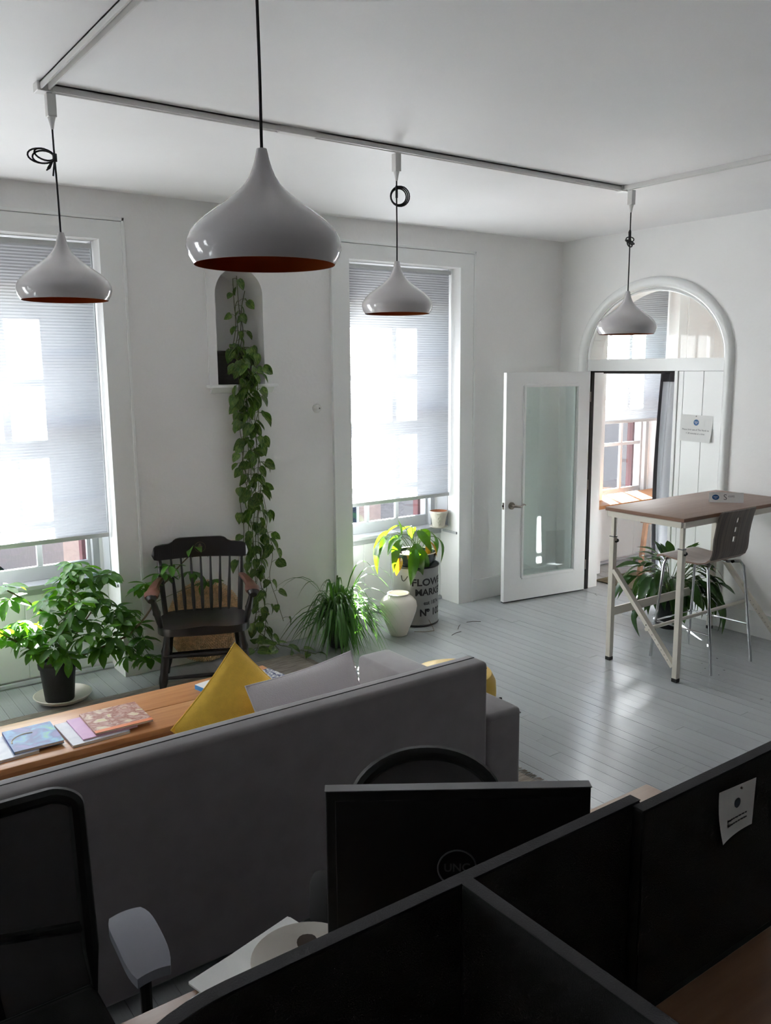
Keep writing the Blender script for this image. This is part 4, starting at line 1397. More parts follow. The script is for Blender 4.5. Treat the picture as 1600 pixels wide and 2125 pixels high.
# ---- yellow round pouf on black legs
yo = thing('round_pouf', 'round yellow upholstered pouf on black metal legs beyond the sofa arm', 'pouf', (2.965, 3.47, 0.0))
MB().lathe([(0.19, 0.17), (0.215, 0.18), (0.235, 0.22), (0.242, 0.29), (0.238, 0.36), (0.215, 0.405), (0.16, 0.425), (0.08, 0.432), (0.0001, 0.433)], 44).build('cushion', 'yellow', yo, True)
for k in range(4):
    a = -0.55 + k * PI / 2
    c_, s_ = math.cos(a), math.sin(a)
    MB().tube([(0.10 * c_, 0.10 * s_, 0.165), (0.20 * c_, 0.20 * s_, 0.16), (0.252 * c_, 0.252 * s_, 0.20), (0.27 * c_, 0.27 * s_, 0.24), (0.275 * c_, 0.275 * s_, 0.10), (0.28 * c_, 0.28 * s_, 0.014)], 0.010, 8).build('leg', 'plastic', yo, True)

# ---- coffee table
ct = thing('coffee_table', 'long low honey oak coffee table in front of the sofa', 'table', (0.95, 3.94, 0.0))
for k in range(2):
    rbox('board', -0.95, 1.20, -0.255 + k * 0.244, -0.013 + k * 0.244, 0.382, 0.41, 0.004, 'oak', ct, 2)
MB().box(-0.90, 1.15, -0.20, -0.18, 0.33, 0.382).box(-0.90, 1.15, 0.18, 0.20, 0.33, 0.382).build('apron', 'oak', ct)
for lx in (-0.86, 1.11):
    for ly in (-0.2, 0.2):
        MB().beam((lx, ly, 0.382), (lx, ly, 0.0), 0.045).build('leg', 'oak', ct, bevel=0.003)
ct.location.z = 0.0102

MAT['cov_blue'] = art_mat('blue_nebula_cover', [(96, 176, 140), (70, 140, 190), (52, 84, 150), (96, 96, 168), (60, 70, 130)], 2.2, 1.0)
MAT['cov_tiger'] = art_mat('swirling_fur_cover', [(104, 66, 56), (196, 160, 146), (150, 84, 70), (216, 196, 176), (190, 186, 110)], 2.2, 2.2)
MAT['cov_grey'] = art_mat('pale_grey_cover', [(196, 200, 212), (214, 216, 224), (182, 186, 204)], 2.5, 1.0)
MAT['cov_lilac'] = art_mat('lilac_cover', [(196, 150, 196), (212, 168, 206)], 3.0, 0.5)
MAT['cov_sky'] = art_mat('sky_blue_cover', [(30, 120, 196), (60, 150, 214), (40, 132, 206)], 2.0, 0.5)
MAT['cov_dark'] = art_mat('dark_print_cover', [(40, 44, 60), (214, 214, 206), (48, 60, 110), (30, 32, 40)], 5.0, 2.5)
MAT['pages'] = M('page_edges', (214, 206, 192), 0.8, var=0.06, vscale=60, stretch=(1, 1, 30))
MAT['orange'] = M('orange_print', (226, 132, 84), 0.5)
TZ = 0.4203
def book(label, x, y, z, w, d, h, rz, cover, band=None, name='magazine'):
    root = thing(name, label, 'book' if h > 0.012 else 'magazine', (x, y, z), rz)
    MB().box(-w / 2 + 0.002, w / 2 - 0.002, -d / 2 + 0.003, d / 2 - 0.003, 0.0012, h - 0.0012).build('pages', 'pages', root)
    MB().box(-w / 2, w / 2, -d / 2, d / 2, h - 0.0012, h).build('front_cover', cover, root)
    MB().box(-w / 2, w / 2, -d / 2, d / 2, 0, 0.0012).build('back_cover', cover, root)
    MB().box(-w / 2 - 0.0012, -w / 2, -d / 2, d / 2, 0, h).build('spine', cover, root)
    if band:
        MB().box(-w / 2, w / 2, -d / 2, -d / 2 + 0.03, h, h + 0.0006).build('printed_band', band, root)
    return root
b0 = book('pale magazine with lilac edge, lowest of the stack at the table end', 0.70, 3.885, TZ, 0.26, 0.26, 0.012, R(2), 'cov_grey')
b1 = book('blue book with cloudy space cover on the pale magazine', 0.842, 3.900, TZ + 0.012, 0.21, 0.255, 0.014, R(-1), 'cov_blue', None, 'paperback_book')
arc = MB()
arc.tube([(-0.02 + 0.075 * math.cos(a), -0.03 + 0.075 * math.sin(a), 0.0142) for a in [1.2 + 2.0 * k / 14 for k in range(15)]], 0.0035, 4)
arc.build('golden_arc', 'saucer', b1, True)
b2 = book('grey magazine at the bottom of the stack with the fur patterned cover', 1.095, 3.862, TZ, 0.26, 0.285, 0.012, R(1), 'cov_grey')
b3 = book('lilac booklet between the grey magazine and the fur patterned book', 1.145, 3.872, TZ + 0.012, 0.25, 0.265, 0.007, R(0), 'cov_lilac')
b4 = book('book with swirling fur patterned cover and orange band, topmost of its stack', 1.215, 3.880, TZ + 0.019, 0.268, 0.27, 0.010, R(-1), 'cov_tiger', 'orange', 'paperback_book')
b5 = book('thick white and sky blue book beside the mustard pillow', 1.835, 3.985, TZ, 0.25, 0.20, 0.024, R(12), 'cov_sky', None, 'hardback_book')
MB().box(-0.125, -0.055, -0.10, 0.10, 0.024, 0.0246).box(-0.055, 0.125, 0.055, 0.10, 0.024, 0.0246).build('white_panel', 'paper', b5)
b6 = book('dark magazine with bold white print at the far table end', 2.06, 3.94, TZ, 0.20, 0.26, 0.010, R(8), 'cov_dark')

# ---- standing height desk by the arch
sd = thing('standing_desk', 'tall standing desk with taupe top and cream adjustable metal legs', 'desk', (5.36, 3.55, 0.0))
tx0, tx1, ty0, ty1 = -0.67, 0.64, -0.315, 0.315
TOPZ = 1.11
rbox('desk_top', tx0, tx1, ty0, ty1, TOPZ - 0.026, TOPZ, 0.003, 'deskwood', sd, 2)
MB().box(tx0 - 0.0015, tx1 + 0.0015, ty0 - 0.0015, ty0, TOPZ - 0.024, TOPZ - 0.002).box(tx0 - 0.0015, tx0, ty0, ty1, TOPZ - 0.024, TOPZ - 0.002).box(tx0, tx1, ty1, ty1 + 0.0015, TOPZ - 0.024, TOPZ - 0.002).build('edge_band', 'deskedge', sd)
fr_ = MB()
for (a, b) in (((tx0 + 0.02, ty0 + 0.02), (tx1 - 0.02, ty0 + 0.02)), ((tx1 - 0.02, ty0 + 0.02), (tx1 - 0.02, ty1 - 0.02)), ((tx1 - 0.02, ty1 - 0.02), (tx0 + 0.02, ty1 - 0.02)), ((tx0 + 0.02, ty1 - 0.02), (tx0 + 0.02, ty0 + 0.02))):
    fr_.beam((*a, TOPZ - 0.046), (*b, TOPZ - 0.046), 0.036, 0.038)
fr_.build('frame', 'cream_metal', sd)
for lx, ends in ((tx0 + 0.045, 'l'), (tx1 - 0.045, 'r')):
    for ly in (ty0 + 0.035, ty1 - 0.04):
        lg = MB().beam((lx, ly, 0.025), (lx, ly, 0.90), 0.038).build('leg', 'cream_metal', sd, bevel=0.003)
        MB().beam((lx, ly, 0.90), (lx, ly, TOPZ - 0.065), 0.024).build('inner_leg', 'cream_metal', lg)
        MB().box(lx - 0.020, lx + 0.020, ly - 0.020, ly + 0.020, 0.898, 0.904).build('collar', 'monbezel', lg)
        MB().box(lx - 0.020, lx + 0.020, ly - 0.020, ly + 0.020, 0.0, 0.026).build('foot_cap', 'rubber', lg, bevel=0.003)
        kn = MB().tube([(lx, ly - 0.018, 0.865), (lx, ly - 0.030, 0.865)], 0.006, 8)
        kn.tube([(lx + 0.019, ly, 0.865), (lx + 0.036, ly, 0.865)], 0.006, 8).tube([(lx + 0.033, ly, 0.865), (lx + 0.048, ly, 0.865)], [0.014, 0.012], 12)
        kn.build('knob', 'rubber', lg, True)
        hh = MB()
        for k in range(5):
            hh.box(lx + 0.0121, lx + 0.0126, ly - 0.003, ly + 0.003, 0.92 + k * 0.026, 0.928 + k * 0.026)
        hh.build('adjustment_holes', 'black', lg)
    a, b = Vector((lx, ty1 - 0.06, 0.665)), Vector((lx, ty0 + 0.055, 0.10))
    dg_ = MB().beam(a, b, 0.028, 0.040, (1, 0, 0)).build('diagonal_brace', 'cream_metal', sd)
    d_ = (b - a)
    ho = MB()
    for k in range(8):
        p = a + d_ * (0.58 + 0.05 * k)
        rr = 0.0048 if k == 0 else 0.003
        ho.tube([p + Vector((-0.0205, 0, 0)), p + Vector((-0.0212, 0, 0))], rr, 8)
    ho.build('bolt_holes', 'black', dg_)
MB().beam((tx0 + 0.06, ty1 - 0.04, 0.355), (tx1 - 0.06, ty1 - 0.04, 0.355), 0.012, 0.062).build('cross_rail', 'cream_metal', sd)
MB().tube([(tx0 + 0.045, -0.03, 0.30), (tx1 - 0.045, -0.03, 0.30)], 0.013, 10).build('foot_bar', 'cream_metal', sd, True)

nc_ = thing('name_card', 'white folded name card with blue oval logo on the desk', 'name card', (5.505, 3.462, TOPZ), math.atan2(3.374 - 3.551, 5.583 - 5.433))
mm = MB()
mm.prism([(-0.018, 0.0), (-0.0165, 0.0), (0.0, 0.068), (0.0165, 0.0), (0.018, 0.0), (0.0006, 0.0705), (-0.0006, 0.0705)], -0.115, 0.115, 'x')
mm.build('card', 'paper', nc_)
tl = math.atan2(0.0174, 0.0705)
fm = Matrix.Translation((0, -0.0188 + 0.009, 0.035)) @ Matrix.Rotation(R(90) - tl, 4, 'X')
ov = MB().lathe([(0.024, 0), (0.0235, 0.0006), (0.0001, 0.0006)], 32, sy=0.80).build('oval_logo', 'blue', nc_, True)
ov.matrix_local = fm @ Matrix.Translation((-0.072, 0.0, 0.0004))
text_obj('S', 0.058, 'ink', nc_, fm @ Matrix.Translation((-0.008, 0.0, 0.001)), 0, 'CENTER', 'lettering', -0.0006)
text_obj('cott', 0.026, 'logo_grey', nc_, fm @ Matrix.Translation((0.012, 0.010, 0.001)), 0, 'LEFT')
lp = MB()
for k in range(5):
    lp.box(-0.014 + 0.006 * k, -0.010 + 0.006 * k, 0.001, 0.005, 0, 0.0003)
for k in range(2):
    lp.box(-0.006 + 0.007 * k, -0.001 + 0.007 * k, -0.008, -0.005, 0, 0.0003)
lpo = lp.build('logo_print', 'paper', nc_)
lpo['kind'] = 'stuff'
lpo.matrix_local = fm @ Matrix.Translation((-0.072, 0.0, 0.0012))

# ---- bar stool
bs = thing('bar_stool', 'bar stool with striped walnut ply shell and chrome legs', 'stool', (5.245, 3.43, 0.0))
prof = [(0.262, 0.738), (0.245, 0.752), (0.20, 0.757), (0.10, 0.748), (0.0, 0.742), (-0.08, 0.745), (-0.135, 0.758), (-0.17, 0.785), (-0.188, 0.82),
        (-0.196, 0.855), (-0.201, 0.893), (-0.206, 0.932), (-0.211, 0.960), (-0.217, 0.999), (-0.223, 1.027), (-0.231, 1.066), (-0.237, 1.085), (-0.243, 1.10), (-0.25, 1.118)]
cols_u = [-0.205, -0.16, -0.10, -0.05, -0.017, 0.017, 0.05, 0.10, 0.16, 0.205]
hole_rows = {10, 12, 14}
def shell_pt(i, j, side):
    y, z = prof[i]
    i0, i1 = max(i - 1, 0), min(i + 1, len(prof) - 1)
    ty, tz = prof[i1][0] - prof[i0][0], prof[i1][1] - prof[i0][1]
    ln = math.hypot(ty, tz)
    ny, nz = tz / ln, -ty / ln           # outward normal below/behind
    k = -1 if side else 1
    u = cols_u[j]
    nar = 1.0 - (0.06 if i in (0, len(prof) - 1) else 0.0) - 0.05 * max(0, (8 - abs(i - 7)) / 8) * 0
    curv = 0.35 * u * u
    if i >= 8:
        return (u * nar, y + curv * 1.0 * min(1, (i - 7) / 4) + ny * 0.0 - (0.0055 * k) * ny * -1, z - (0.0055 * k) * nz * -1)
    return (u * nar, y - (0.0055 * k) * ny * -1, z - (0.0055 * k) * nz * -1)
NI, NJ = len(prof), len(cols_u)
def shell(i0, i1, name, mat):
    sh = MB()
    idx = {}
    vs = []
    for s in (0, 1):
        for i in range(i0, i1 + 1):
            for j in range(NJ):
                idx[(s, i, j)] = len(vs)
                vs.append(shell_pt(i, j, s))
    fs = []
    def is_face(i, j):
        return i0 <= i < i1 and 0 <= j < NJ - 1 and not (i in hole_rows and j == 4)
    for i in range(i0, i1):
        for j in range(NJ - 1):
            if not is_face(i, j):
                continue
            for s in (0, 1):
                fs.append((idx[(s, i, j)], idx[(s, i + 1, j)], idx[(s, i + 1, j + 1)], idx[(s, i, j + 1)]))
            for (di, dj, e) in ((-1, 0, ((i, j), (i, j + 1))), (1, 0, ((i + 1, j), (i + 1, j + 1))), (0, -1, ((i, j), (i + 1, j))), (0, 1, ((i, j + 1), (i + 1, j + 1)))):
                if not is_face(i + di, j + dj):
                    a, b = e
                    fs.append((idx[(0, *a)], idx[(0, *b)], idx[(1, *b)], idx[(1, *a)]))
    return sh.add(vs, fs).build(name, mat, bs, True)
shell(0, 7, 'seat', 'plyseat')
shell(7, NI - 1, 'backrest', 'zebrano')
for sx in (-1, 1):
    MB().tube([(sx * 0.12, 0.19, 0.735), (sx * 0.165, 0.20, 0.725), (sx * 0.185, 0.205, 0.69), (sx * 0.205, 0.225, 0.40), (sx * 0.225, 0.255, 0.006)], 0.0105, 10).build('leg', 'chrome', bs, True)
    MB().tube([(sx * 0.10, -0.10, 0.725), (sx * 0.19, -0.15, 0.722), (sx * 0.212, -0.165, 0.69), (sx * 0.225, -0.20, 0.40), (sx * 0.24, -0.245, 0.006)], 0.0105, 10).build('leg', 'chrome', bs, True)
    MB().tube([(sx * 0.212, 0.237, 0.275), (sx * 0.231, -0.213, 0.275)], 0.0065, 8).build('foot_rail', 'chrome', bs, True)
    MB().tube([(sx * 0.12, 0.19, 0.732), (sx * 0.10, -0.10, 0.726)], 0.0095, 8).build('seat_rail', 'chrome', bs, True)
MB().tube([(-0.212, 0.235, 0.275), (0.212, 0.235, 0.275)], 0.0065, 8).build('foot_rail', 'chrome', bs, True)
MB().tube([(0.10, -0.14, 0.728), (0.10, -0.155, 0.735)], 0.010, 8).build('stop', 'rubber', bs, True)

# ---- notice on the board panel
def sheet(name, label, mtx, w, h, curl, corner='br'):
    root = thing(name, label, 'notice')
    root.matrix_world = mtx
    def fn(u, v):
        x, y = (u - 0.5) * w, (v - 0.5) * h
        k = (u if corner == 'br' else 1 - u) * (1 - v)
        return (x, y, 0.0006 + curl * k * k)
    top = MB().grid(fn, 14, 14)
    n = len(top.v)
    top.add([(p[0], p[1], p[2] - 0.0004) for p in top.v[:n]], [tuple(reversed(f)) for f in list(top.f)])
    top.build('paper_sheet', 'paper', root, True, fix=False)
    return root, fn
FXP = FX0 - 0.001
nm, fnn = sheet('paper_notice', 'white paper notice with a blue round logo pinned beside the doorway', axes((0, -1, 0), (0, 0, 1), (-1, 0, 0), (FXP, 4.146, 1.570)) @ Matrix.Rotation(R(-0.8), 4, 'Z'), 0.298, 0.215, 0.03)
def notice_text(root, fn, w, h, body, size, dx, dy, mat='ink'):
    def wrap(c):
        x, y = c.x + dx, c.y + dy
        p = fn(x / w + 0.5, y / h + 0.5)
        return (x, y, p[2] + 0.0006)
    text_obj(body, size, mat, root, Matrix.Identity(4), 0, 'CENTER', 'lettering', 0.0, wrap)
notice_text(nm, fnn, 0.298, 0.215, 'Please limit use of The Nook to', 0.0195, -0.002, -0.012)
notice_text(nm, fnn, 0.298, 0.215, '< 30 minutes at a time', 0.0195, -0.002, -0.042)
lg_ = MB().lathe([(0.0245, 0.0), (0.0245, 0.0008), (0.0001, 0.0008)], 32).build('round_logo', 'blue', nm, True)
lg_.location = (0.0, 0.048, 0.0012)
lp = MB()
for k in range(5):
    lp.box(-0.016 + 0.007 * k, -0.011 + 0.007 * k, 0.001, 0.006, 0, 0.0003)
for k in range(2):
    lp.box(-0.006 + 0.008 * k, 0.0 + 0.008 * k, -0.010, -0.006, 0, 0.0003)
lpo = lp.build('logo_print', 'paper', nm)
lpo['kind'] = 'stuff'
lpo.location = (0.0, 0.048, 0.0023)
pn = MB().lathe([(0.0001, 0.006), (0.004, 0.005), (0.005, 0.0), (0.002, -0.001)], 12).build('push_pin', 'nickel', nm, True)
pn.location = (-0.002, 0.098, 0.002)

# ---- through the doorway: window desk, curtain, bracket, stool leg, mat
wd = thing('window_desk', 'pale oak desk board under the window beyond the doorway', 'desk', (7.05, 5.50, 0.0))
rbox('board', -0.74, 1.40, -0.17, 0.285, 0.715, 0.75, 0.004, 'oakpale', wd, 2)
for lx in (-0.70, 1.34):
    MB().box(lx - 0.02, lx + 0.02, -0.10, 0.09, 0.0, 0.715).build('support_panel', 'wall', wd)
wd.location.y = 5.515
bk = thing('wood_bracket', 'small pale wood bracket screwed to the window jamb', 'bracket', (7.83, 5.66, 1.02))
MB().box(-0.02, 0.0, -0.05, 0.06, -0.02, 0.02).build('block', 'oak', bk, bevel=0.003)
MB().tube([(-0.0205, 0.035, 0), (-0.022, 0.035, 0)], 0.005, 8).build('screw', 'black', bk)
cu = thing('doorway_curtain', 'grey curtain gathered at the doorway side', 'curtain', (6.40, 4.55, 0.0))
def cfn(u, v):
    y = -0.22 + 0.36 * u * (1 + 0.10 * math.sin(3 * v)) + 0.035 * (1 - v)
    x = 0.035 * math.sin(u * 22 + 1.5 * v) * (0.55 + 0.45 * (1 - v)) + 0.03 * (1 - v)
    return (x, y, 0.02 + 1.985 * v)
cb = MB().grid(cfn, 90, 16).build('cloth', 'curtain', cu, True, fix=False)
cb.modifiers.new('thickness', 'SOLIDIFY').thickness = 0.003
ed = MB().grid(lambda u, v: tuple(Vector(cfn(0.955 + 0.05 * u, v)) + Vector((-0.006, 0.001, 0))), 4, 16).build('hem', 'curtain_edge', cu, True, fix=False)
ed.modifiers.new('thickness', 'SOLIDIFY').thickness = 0.004
hdn = MB().grid(lambda u, v: tuple(Vector(cfn(u, 0.965 + 0.04 * v)) + Vector((-0.006, 0, 0))), 90, 2).build('heading_tape', 'curtain_edge', cu, True, fix=False)
hdn.modifiers.new('thickness', 'SOLIDIFY').thickness = 0.004
MB().tube([(0, -0.28, 2.012), (0, 1.03, 2.012)], 0.009, 10).build('rod', 'plastic', cu, True)
dm = tag(rbox('door_mat', 6.43, 7.40, 4.74, 5.40, 0.002, 0.014, 0.004, 'mat_green'), 'olive woven mat on the floor beyond the doorway', 'mat')
sk = thing('wooden_stool', 'brown wooden stool half hidden behind the curtain', 'stool', (6.735, 4.885, 0.0145))
rbox('seat', -0.14, 0.14, -0.14, 0.14, 0.60, 0.63, 0.008, 'walnut', sk, 2)
for sx in (-1, 1):
    for sy in (-1, 1):
        MB().beam((sx * 0.10, sy * 0.10, 0.60), (sx * 0.135, sy * 0.135, 0.0), 0.036).build('leg', 'walnut', sk)
# ================================================================ THE DARK DESKS IN FRONT
DZK = 0.74
def desk(label, x0, x1, y0, y1):
    d = thing('work_desk', label, 'desk', ((x0 + x1) / 2, (y0 + y1) / 2, 0.0))
    hx_, hy_ = (x1 - x0) / 2, (y1 - y0) / 2
    rbox('desk_top', -hx_, hx_, -hy_, hy_, DZK - 0.028, DZK, 0.004, 'walnut', d, 2)
    for sx in (-1, 1):
        MB().box(sx * (hx_ - 0.06) - 0.025, sx * (hx_ - 0.06) + 0.025, -hy_ + 0.05, hy_ - 0.05, 0.0, DZK - 0.028).build('leg_panel', 'plastic', d)
    return d
desk('brown wood desk carrying the black monitor behind the felt screens', -0.15, 2.20, 1.052, 1.607)
desk('brown wood desk in front of the felt screen with the pinned notice', 0.925, 2.30, 0.36, 0.978)
desk('brown wood desk at the outer side of the short felt screen', -0.60, 0.875, 0.36, 1.008)

def screen(label, axis, a0, a1, c, z0, z1, round0=0.0, round1=0.0, th=0.028):
    """upright felt desk screen; rounded top corners"""
    root = thing('desk_screen', label, 'desk screen', ((a0 + a1) / 2, c, z0) if axis == 'x' else (c, (a0 + a1) / 2, z0))
    h = z1 - z0
    w = (a1 - a0) / 2
    poly = [(-w, 0), (w, 0)]
    n = 8
    if round1:
        poly += [(w - round1 + round1 * math.sin(t), h - 0.45 * round1 + 0.45 * round1 * math.cos(t)) for t in [PI / 2 * (1 - k / n) for k in range(n + 1)]]
    else:
        poly += [(w, h)]
    if round0:
        poly += [(-w + round0 - round0 * math.sin(t), h - 0.45 * round0 + 0.45 * round0 * math.cos(t)) for t in [PI / 2 * k / n for k in range(n + 1)]]
    else:
        poly += [(-w, h)]
    MB().prism(poly, -th / 2, th / 2, 'y' if axis == 'x' else 'x').build('felt_panel', 'screen', root, bevel=0.004)
    e = MB()
    top = poly[2:]
    k = th / 2 - 0.001
    for (p, q) in zip(top[:-1], top[1:]):
        if axis == 'x':
            vs = [(p[0], -k, p[1] + 0.0005), (p[0], k, p[1] + 0.0005), (q[0], k, q[1] + 0.0005), (q[0], -k, q[1] + 0.0005)]
        else:
            vs = [(-k, p[0], p[1] + 0.0005), (k, p[0], p[1] + 0.0005), (k, q[0], q[1] + 0.0005), (-k, q[0], q[1] + 0.0005)]
        e.add(vs + [(v[0], v[1], v[2] + 0.0015) for v in vs], [(0, 1, 2, 3), (4, 5, 6, 7), (0, 1, 5, 4), (1, 2, 6, 5), (2, 3, 7, 6), (3, 0, 4, 7)])
    e.build('edge_tape', 'screentrim', root)
    return root
screen('black felt desk screen standing before the bowl, papers and monitor', 'x', 0.30, 1.375, 1.030, DZK, 1.20, round0=0.16)
screen('black felt desk screen with a pinned white notice', 'x', 1.345, 1.862, 0.9995, DZK, 1.198)
screen('short black felt desk screen set at right angles to the others', 'y', 0.30, 1.012, 0.900, DZK, 1.205, round0=0.22)
nt2, fn2 = sheet('paper_notice', 'white paper notice with a dark round logo pinned to the black felt screen', axes((1, 0, 0), (0, 0, 1), (0, -1, 0), (1.675, 0.9845, 1.098)) @ Matrix.Rotation(R(-3.0), 4, 'Z'), 0.145, 0.112, 0.02, 'bl')
pr2 = MB()
rnd = random.Random(2)
for dy in (-0.018, -0.029):
    x = -0.042 + rnd.uniform(0, 0.004)
    while x < 0.040:
        w_ = rnd.uniform(0.005, 0.013)
        z_ = fn2(x / 0.145 + 0.5, dy / 0.112 + 0.5)[2] + 0.0004
        pr2.box(x, x + w_, dy - 0.0017, dy + 0.0017, z_, z_ + 0.0003)
        x += w_ + 0.003
pr2.build('printed_lines', 'ink', nt2)['kind'] = 'stuff'
l2 = MB().lathe([(0.0118, 0.0), (0.0118, 0.0006), (0.0001, 0.0006)], 28).build('round_logo', 'navy', nt2, True)
l2.location = (0.002, 0.014, 0.0012)
p2_ = MB().lathe([(0.0001, 0.004), (0.0028, 0.003), (0.003, 0.0)], 10).build('push_pin', 'nickel', nt2, True)
p2_.location = (0.012, 0.047, 0.001)

# monitor
mo_ang = R(-34.7)
mon = thing('computer_monitor', 'black flat computer monitor seen from behind on the desk', 'monitor', (1.1125, 1.281, DZK), mo_ang)
rbox('panel', -0.283, 0.283, 0.0, 0.030, 0.10, 0.455, 0.004, 'plastic', mon, 2)
MB().box(-0.284, 0.284, -0.001, 0.028, 0.4555, 0.4575).build('top_edge', 'monbezel', mon)
rbox('rear_cover', -0.262, 0.262, -0.0025, 0.002, 0.12, 0.435, 0.002, 'plastic', mon)
MB().box(-0.265, 0.265, 0.0301, 0.0306, 0.125, 0.44).build('screen_glass', 'black', mon)
MB().box(-0.035, 0.035, -0.030, -0.003, 0.014, 0.20).build('stand_neck', 'plastic', mon, bevel=0.005)
rbox('stand_foot', -0.11, 0.11, -0.075, 0.075, 0.0, 0.016, 0.006, 'plastic', mon)
lgp = MB().tube([(0.041 * math.cos(a), -0.0035, 0.265 + 0.041 * math.sin(a)) for a in [2 * PI * k / 40 for k in range(40)]], 0.002, 6, True).build('logo_ring', 'logo_grey', mon, True)
lgp.location = (-0.003, 0, 0.012)
text_obj('UNC', 0.026, 'logo_grey', mon, axes((1, 0, 0), (0, 0, 1), (0, -1, 0), (-0.003, -0.0036, 0.277)), 0.0, 'CENTER', 'lettering', 0.0006)

# bowl and papers
bw = thing('soup_bowl', 'off white bowl with painted centre shadow and dark splotch standing on the papers', 'bowl', (0.850, 1.490, DZK + 0.0062))
MB().lathe([(0.045, 0), (0.048, 0.003), (0.09, 0.022), (0.118, 0.046), (0.121, 0.048), (0.116, 0.046), (0.088, 0.027), (0.05, 0.010), (0.0001, 0.009)], 44).build('dish', 'bowl', bw, True)
MB().lathe([(0.058, 0.0150), (0.03, 0.0118), (0.0001, 0.0112)], 24).build('centre_shadow', 'coffee', bw, True)  # dark disc paints the shadow in the middle of the bowl
sp_ = MB()
def splotch(u, v):
    r_ = 0.078 + 0.020 * u * math.cos(2 * PI * v)
    a_ = 1.0 + 0.30 * u * math.sin(2 * PI * v)
    return (r_ * math.cos(a_), r_ * math.sin(a_), 0.0103 + (r_ - 0.05) * 0.46 + 0.0012)
sp_.grid(splotch, 5, 18)
sp_.build('dark_splotch', 'coffee', bw, True, fix=False)  # dark oval splotch on the inner wall
def paper_stack(label, x, y, z, rz, w, h, t):
    p = thing('paper_sheets', label, 'paper', (x, y, z), rz)
    for k in range(max(1, int(t / 0.0012))):
        o = MB().box(-w / 2, w / 2, -h / 2, h / 2, k * 0.0012, k * 0.0012 + 0.001).build('sheet', 'paper', p)
        o.rotation_euler = (0, 0, 0.02 * math.sin(k * 2.3))
    return p
pp = paper_stack('printed white sheets stacked under the bowl', 0.80, 1.565, DZK + 0.0012, R(13.5), 0.30, 0.20, 0.0048)
pq = paper_stack('white printed sheets lying beside the stack at the desk edge', 0.668, 1.53, DZK, R(15), 0.14, 0.13, 0.0012)
prt = MB()
for k in range(4):
    prt.box(-0.135, -0.075 + 0.01 * (k % 2), 0.02 - 0.014 * k, 0.023 - 0.014 * k, 0.0049, 0.0051)
prt.box(0.09, 0.13, 0.06, 0.062, 0.0049, 0.0051).box(0.10, 0.13, 0.052, 0.054, 0.0049, 0.0051)
prt.build('printed_lines', 'ink', pp)
MB().tube([(-0.03 + 0.012 * math.cos(a), -0.01 + 0.012 * math.sin(a), 0.0052) for a in [2 * PI * k / 20 for k in range(20)]], 0.0008, 4, True).build('printed_seal', 'logo_grey', pp, True)
pn_ = tag(MB().tube([(0.655, 1.440, DZK + 0.0105), (0.735, 1.512, DZK + 0.0105)], 0.0035, 8).build('black_pen', 'plastic', None, True), 'black pen lying on the papers', 'pen')
wsx = tag(MB().box(1.97, 2.24, 0.72, 0.965, DZK, DZK + 0.003).build('blank_sheet', 'paper'), 'blank white sheet on the desk beside the noticed screen', 'paper')

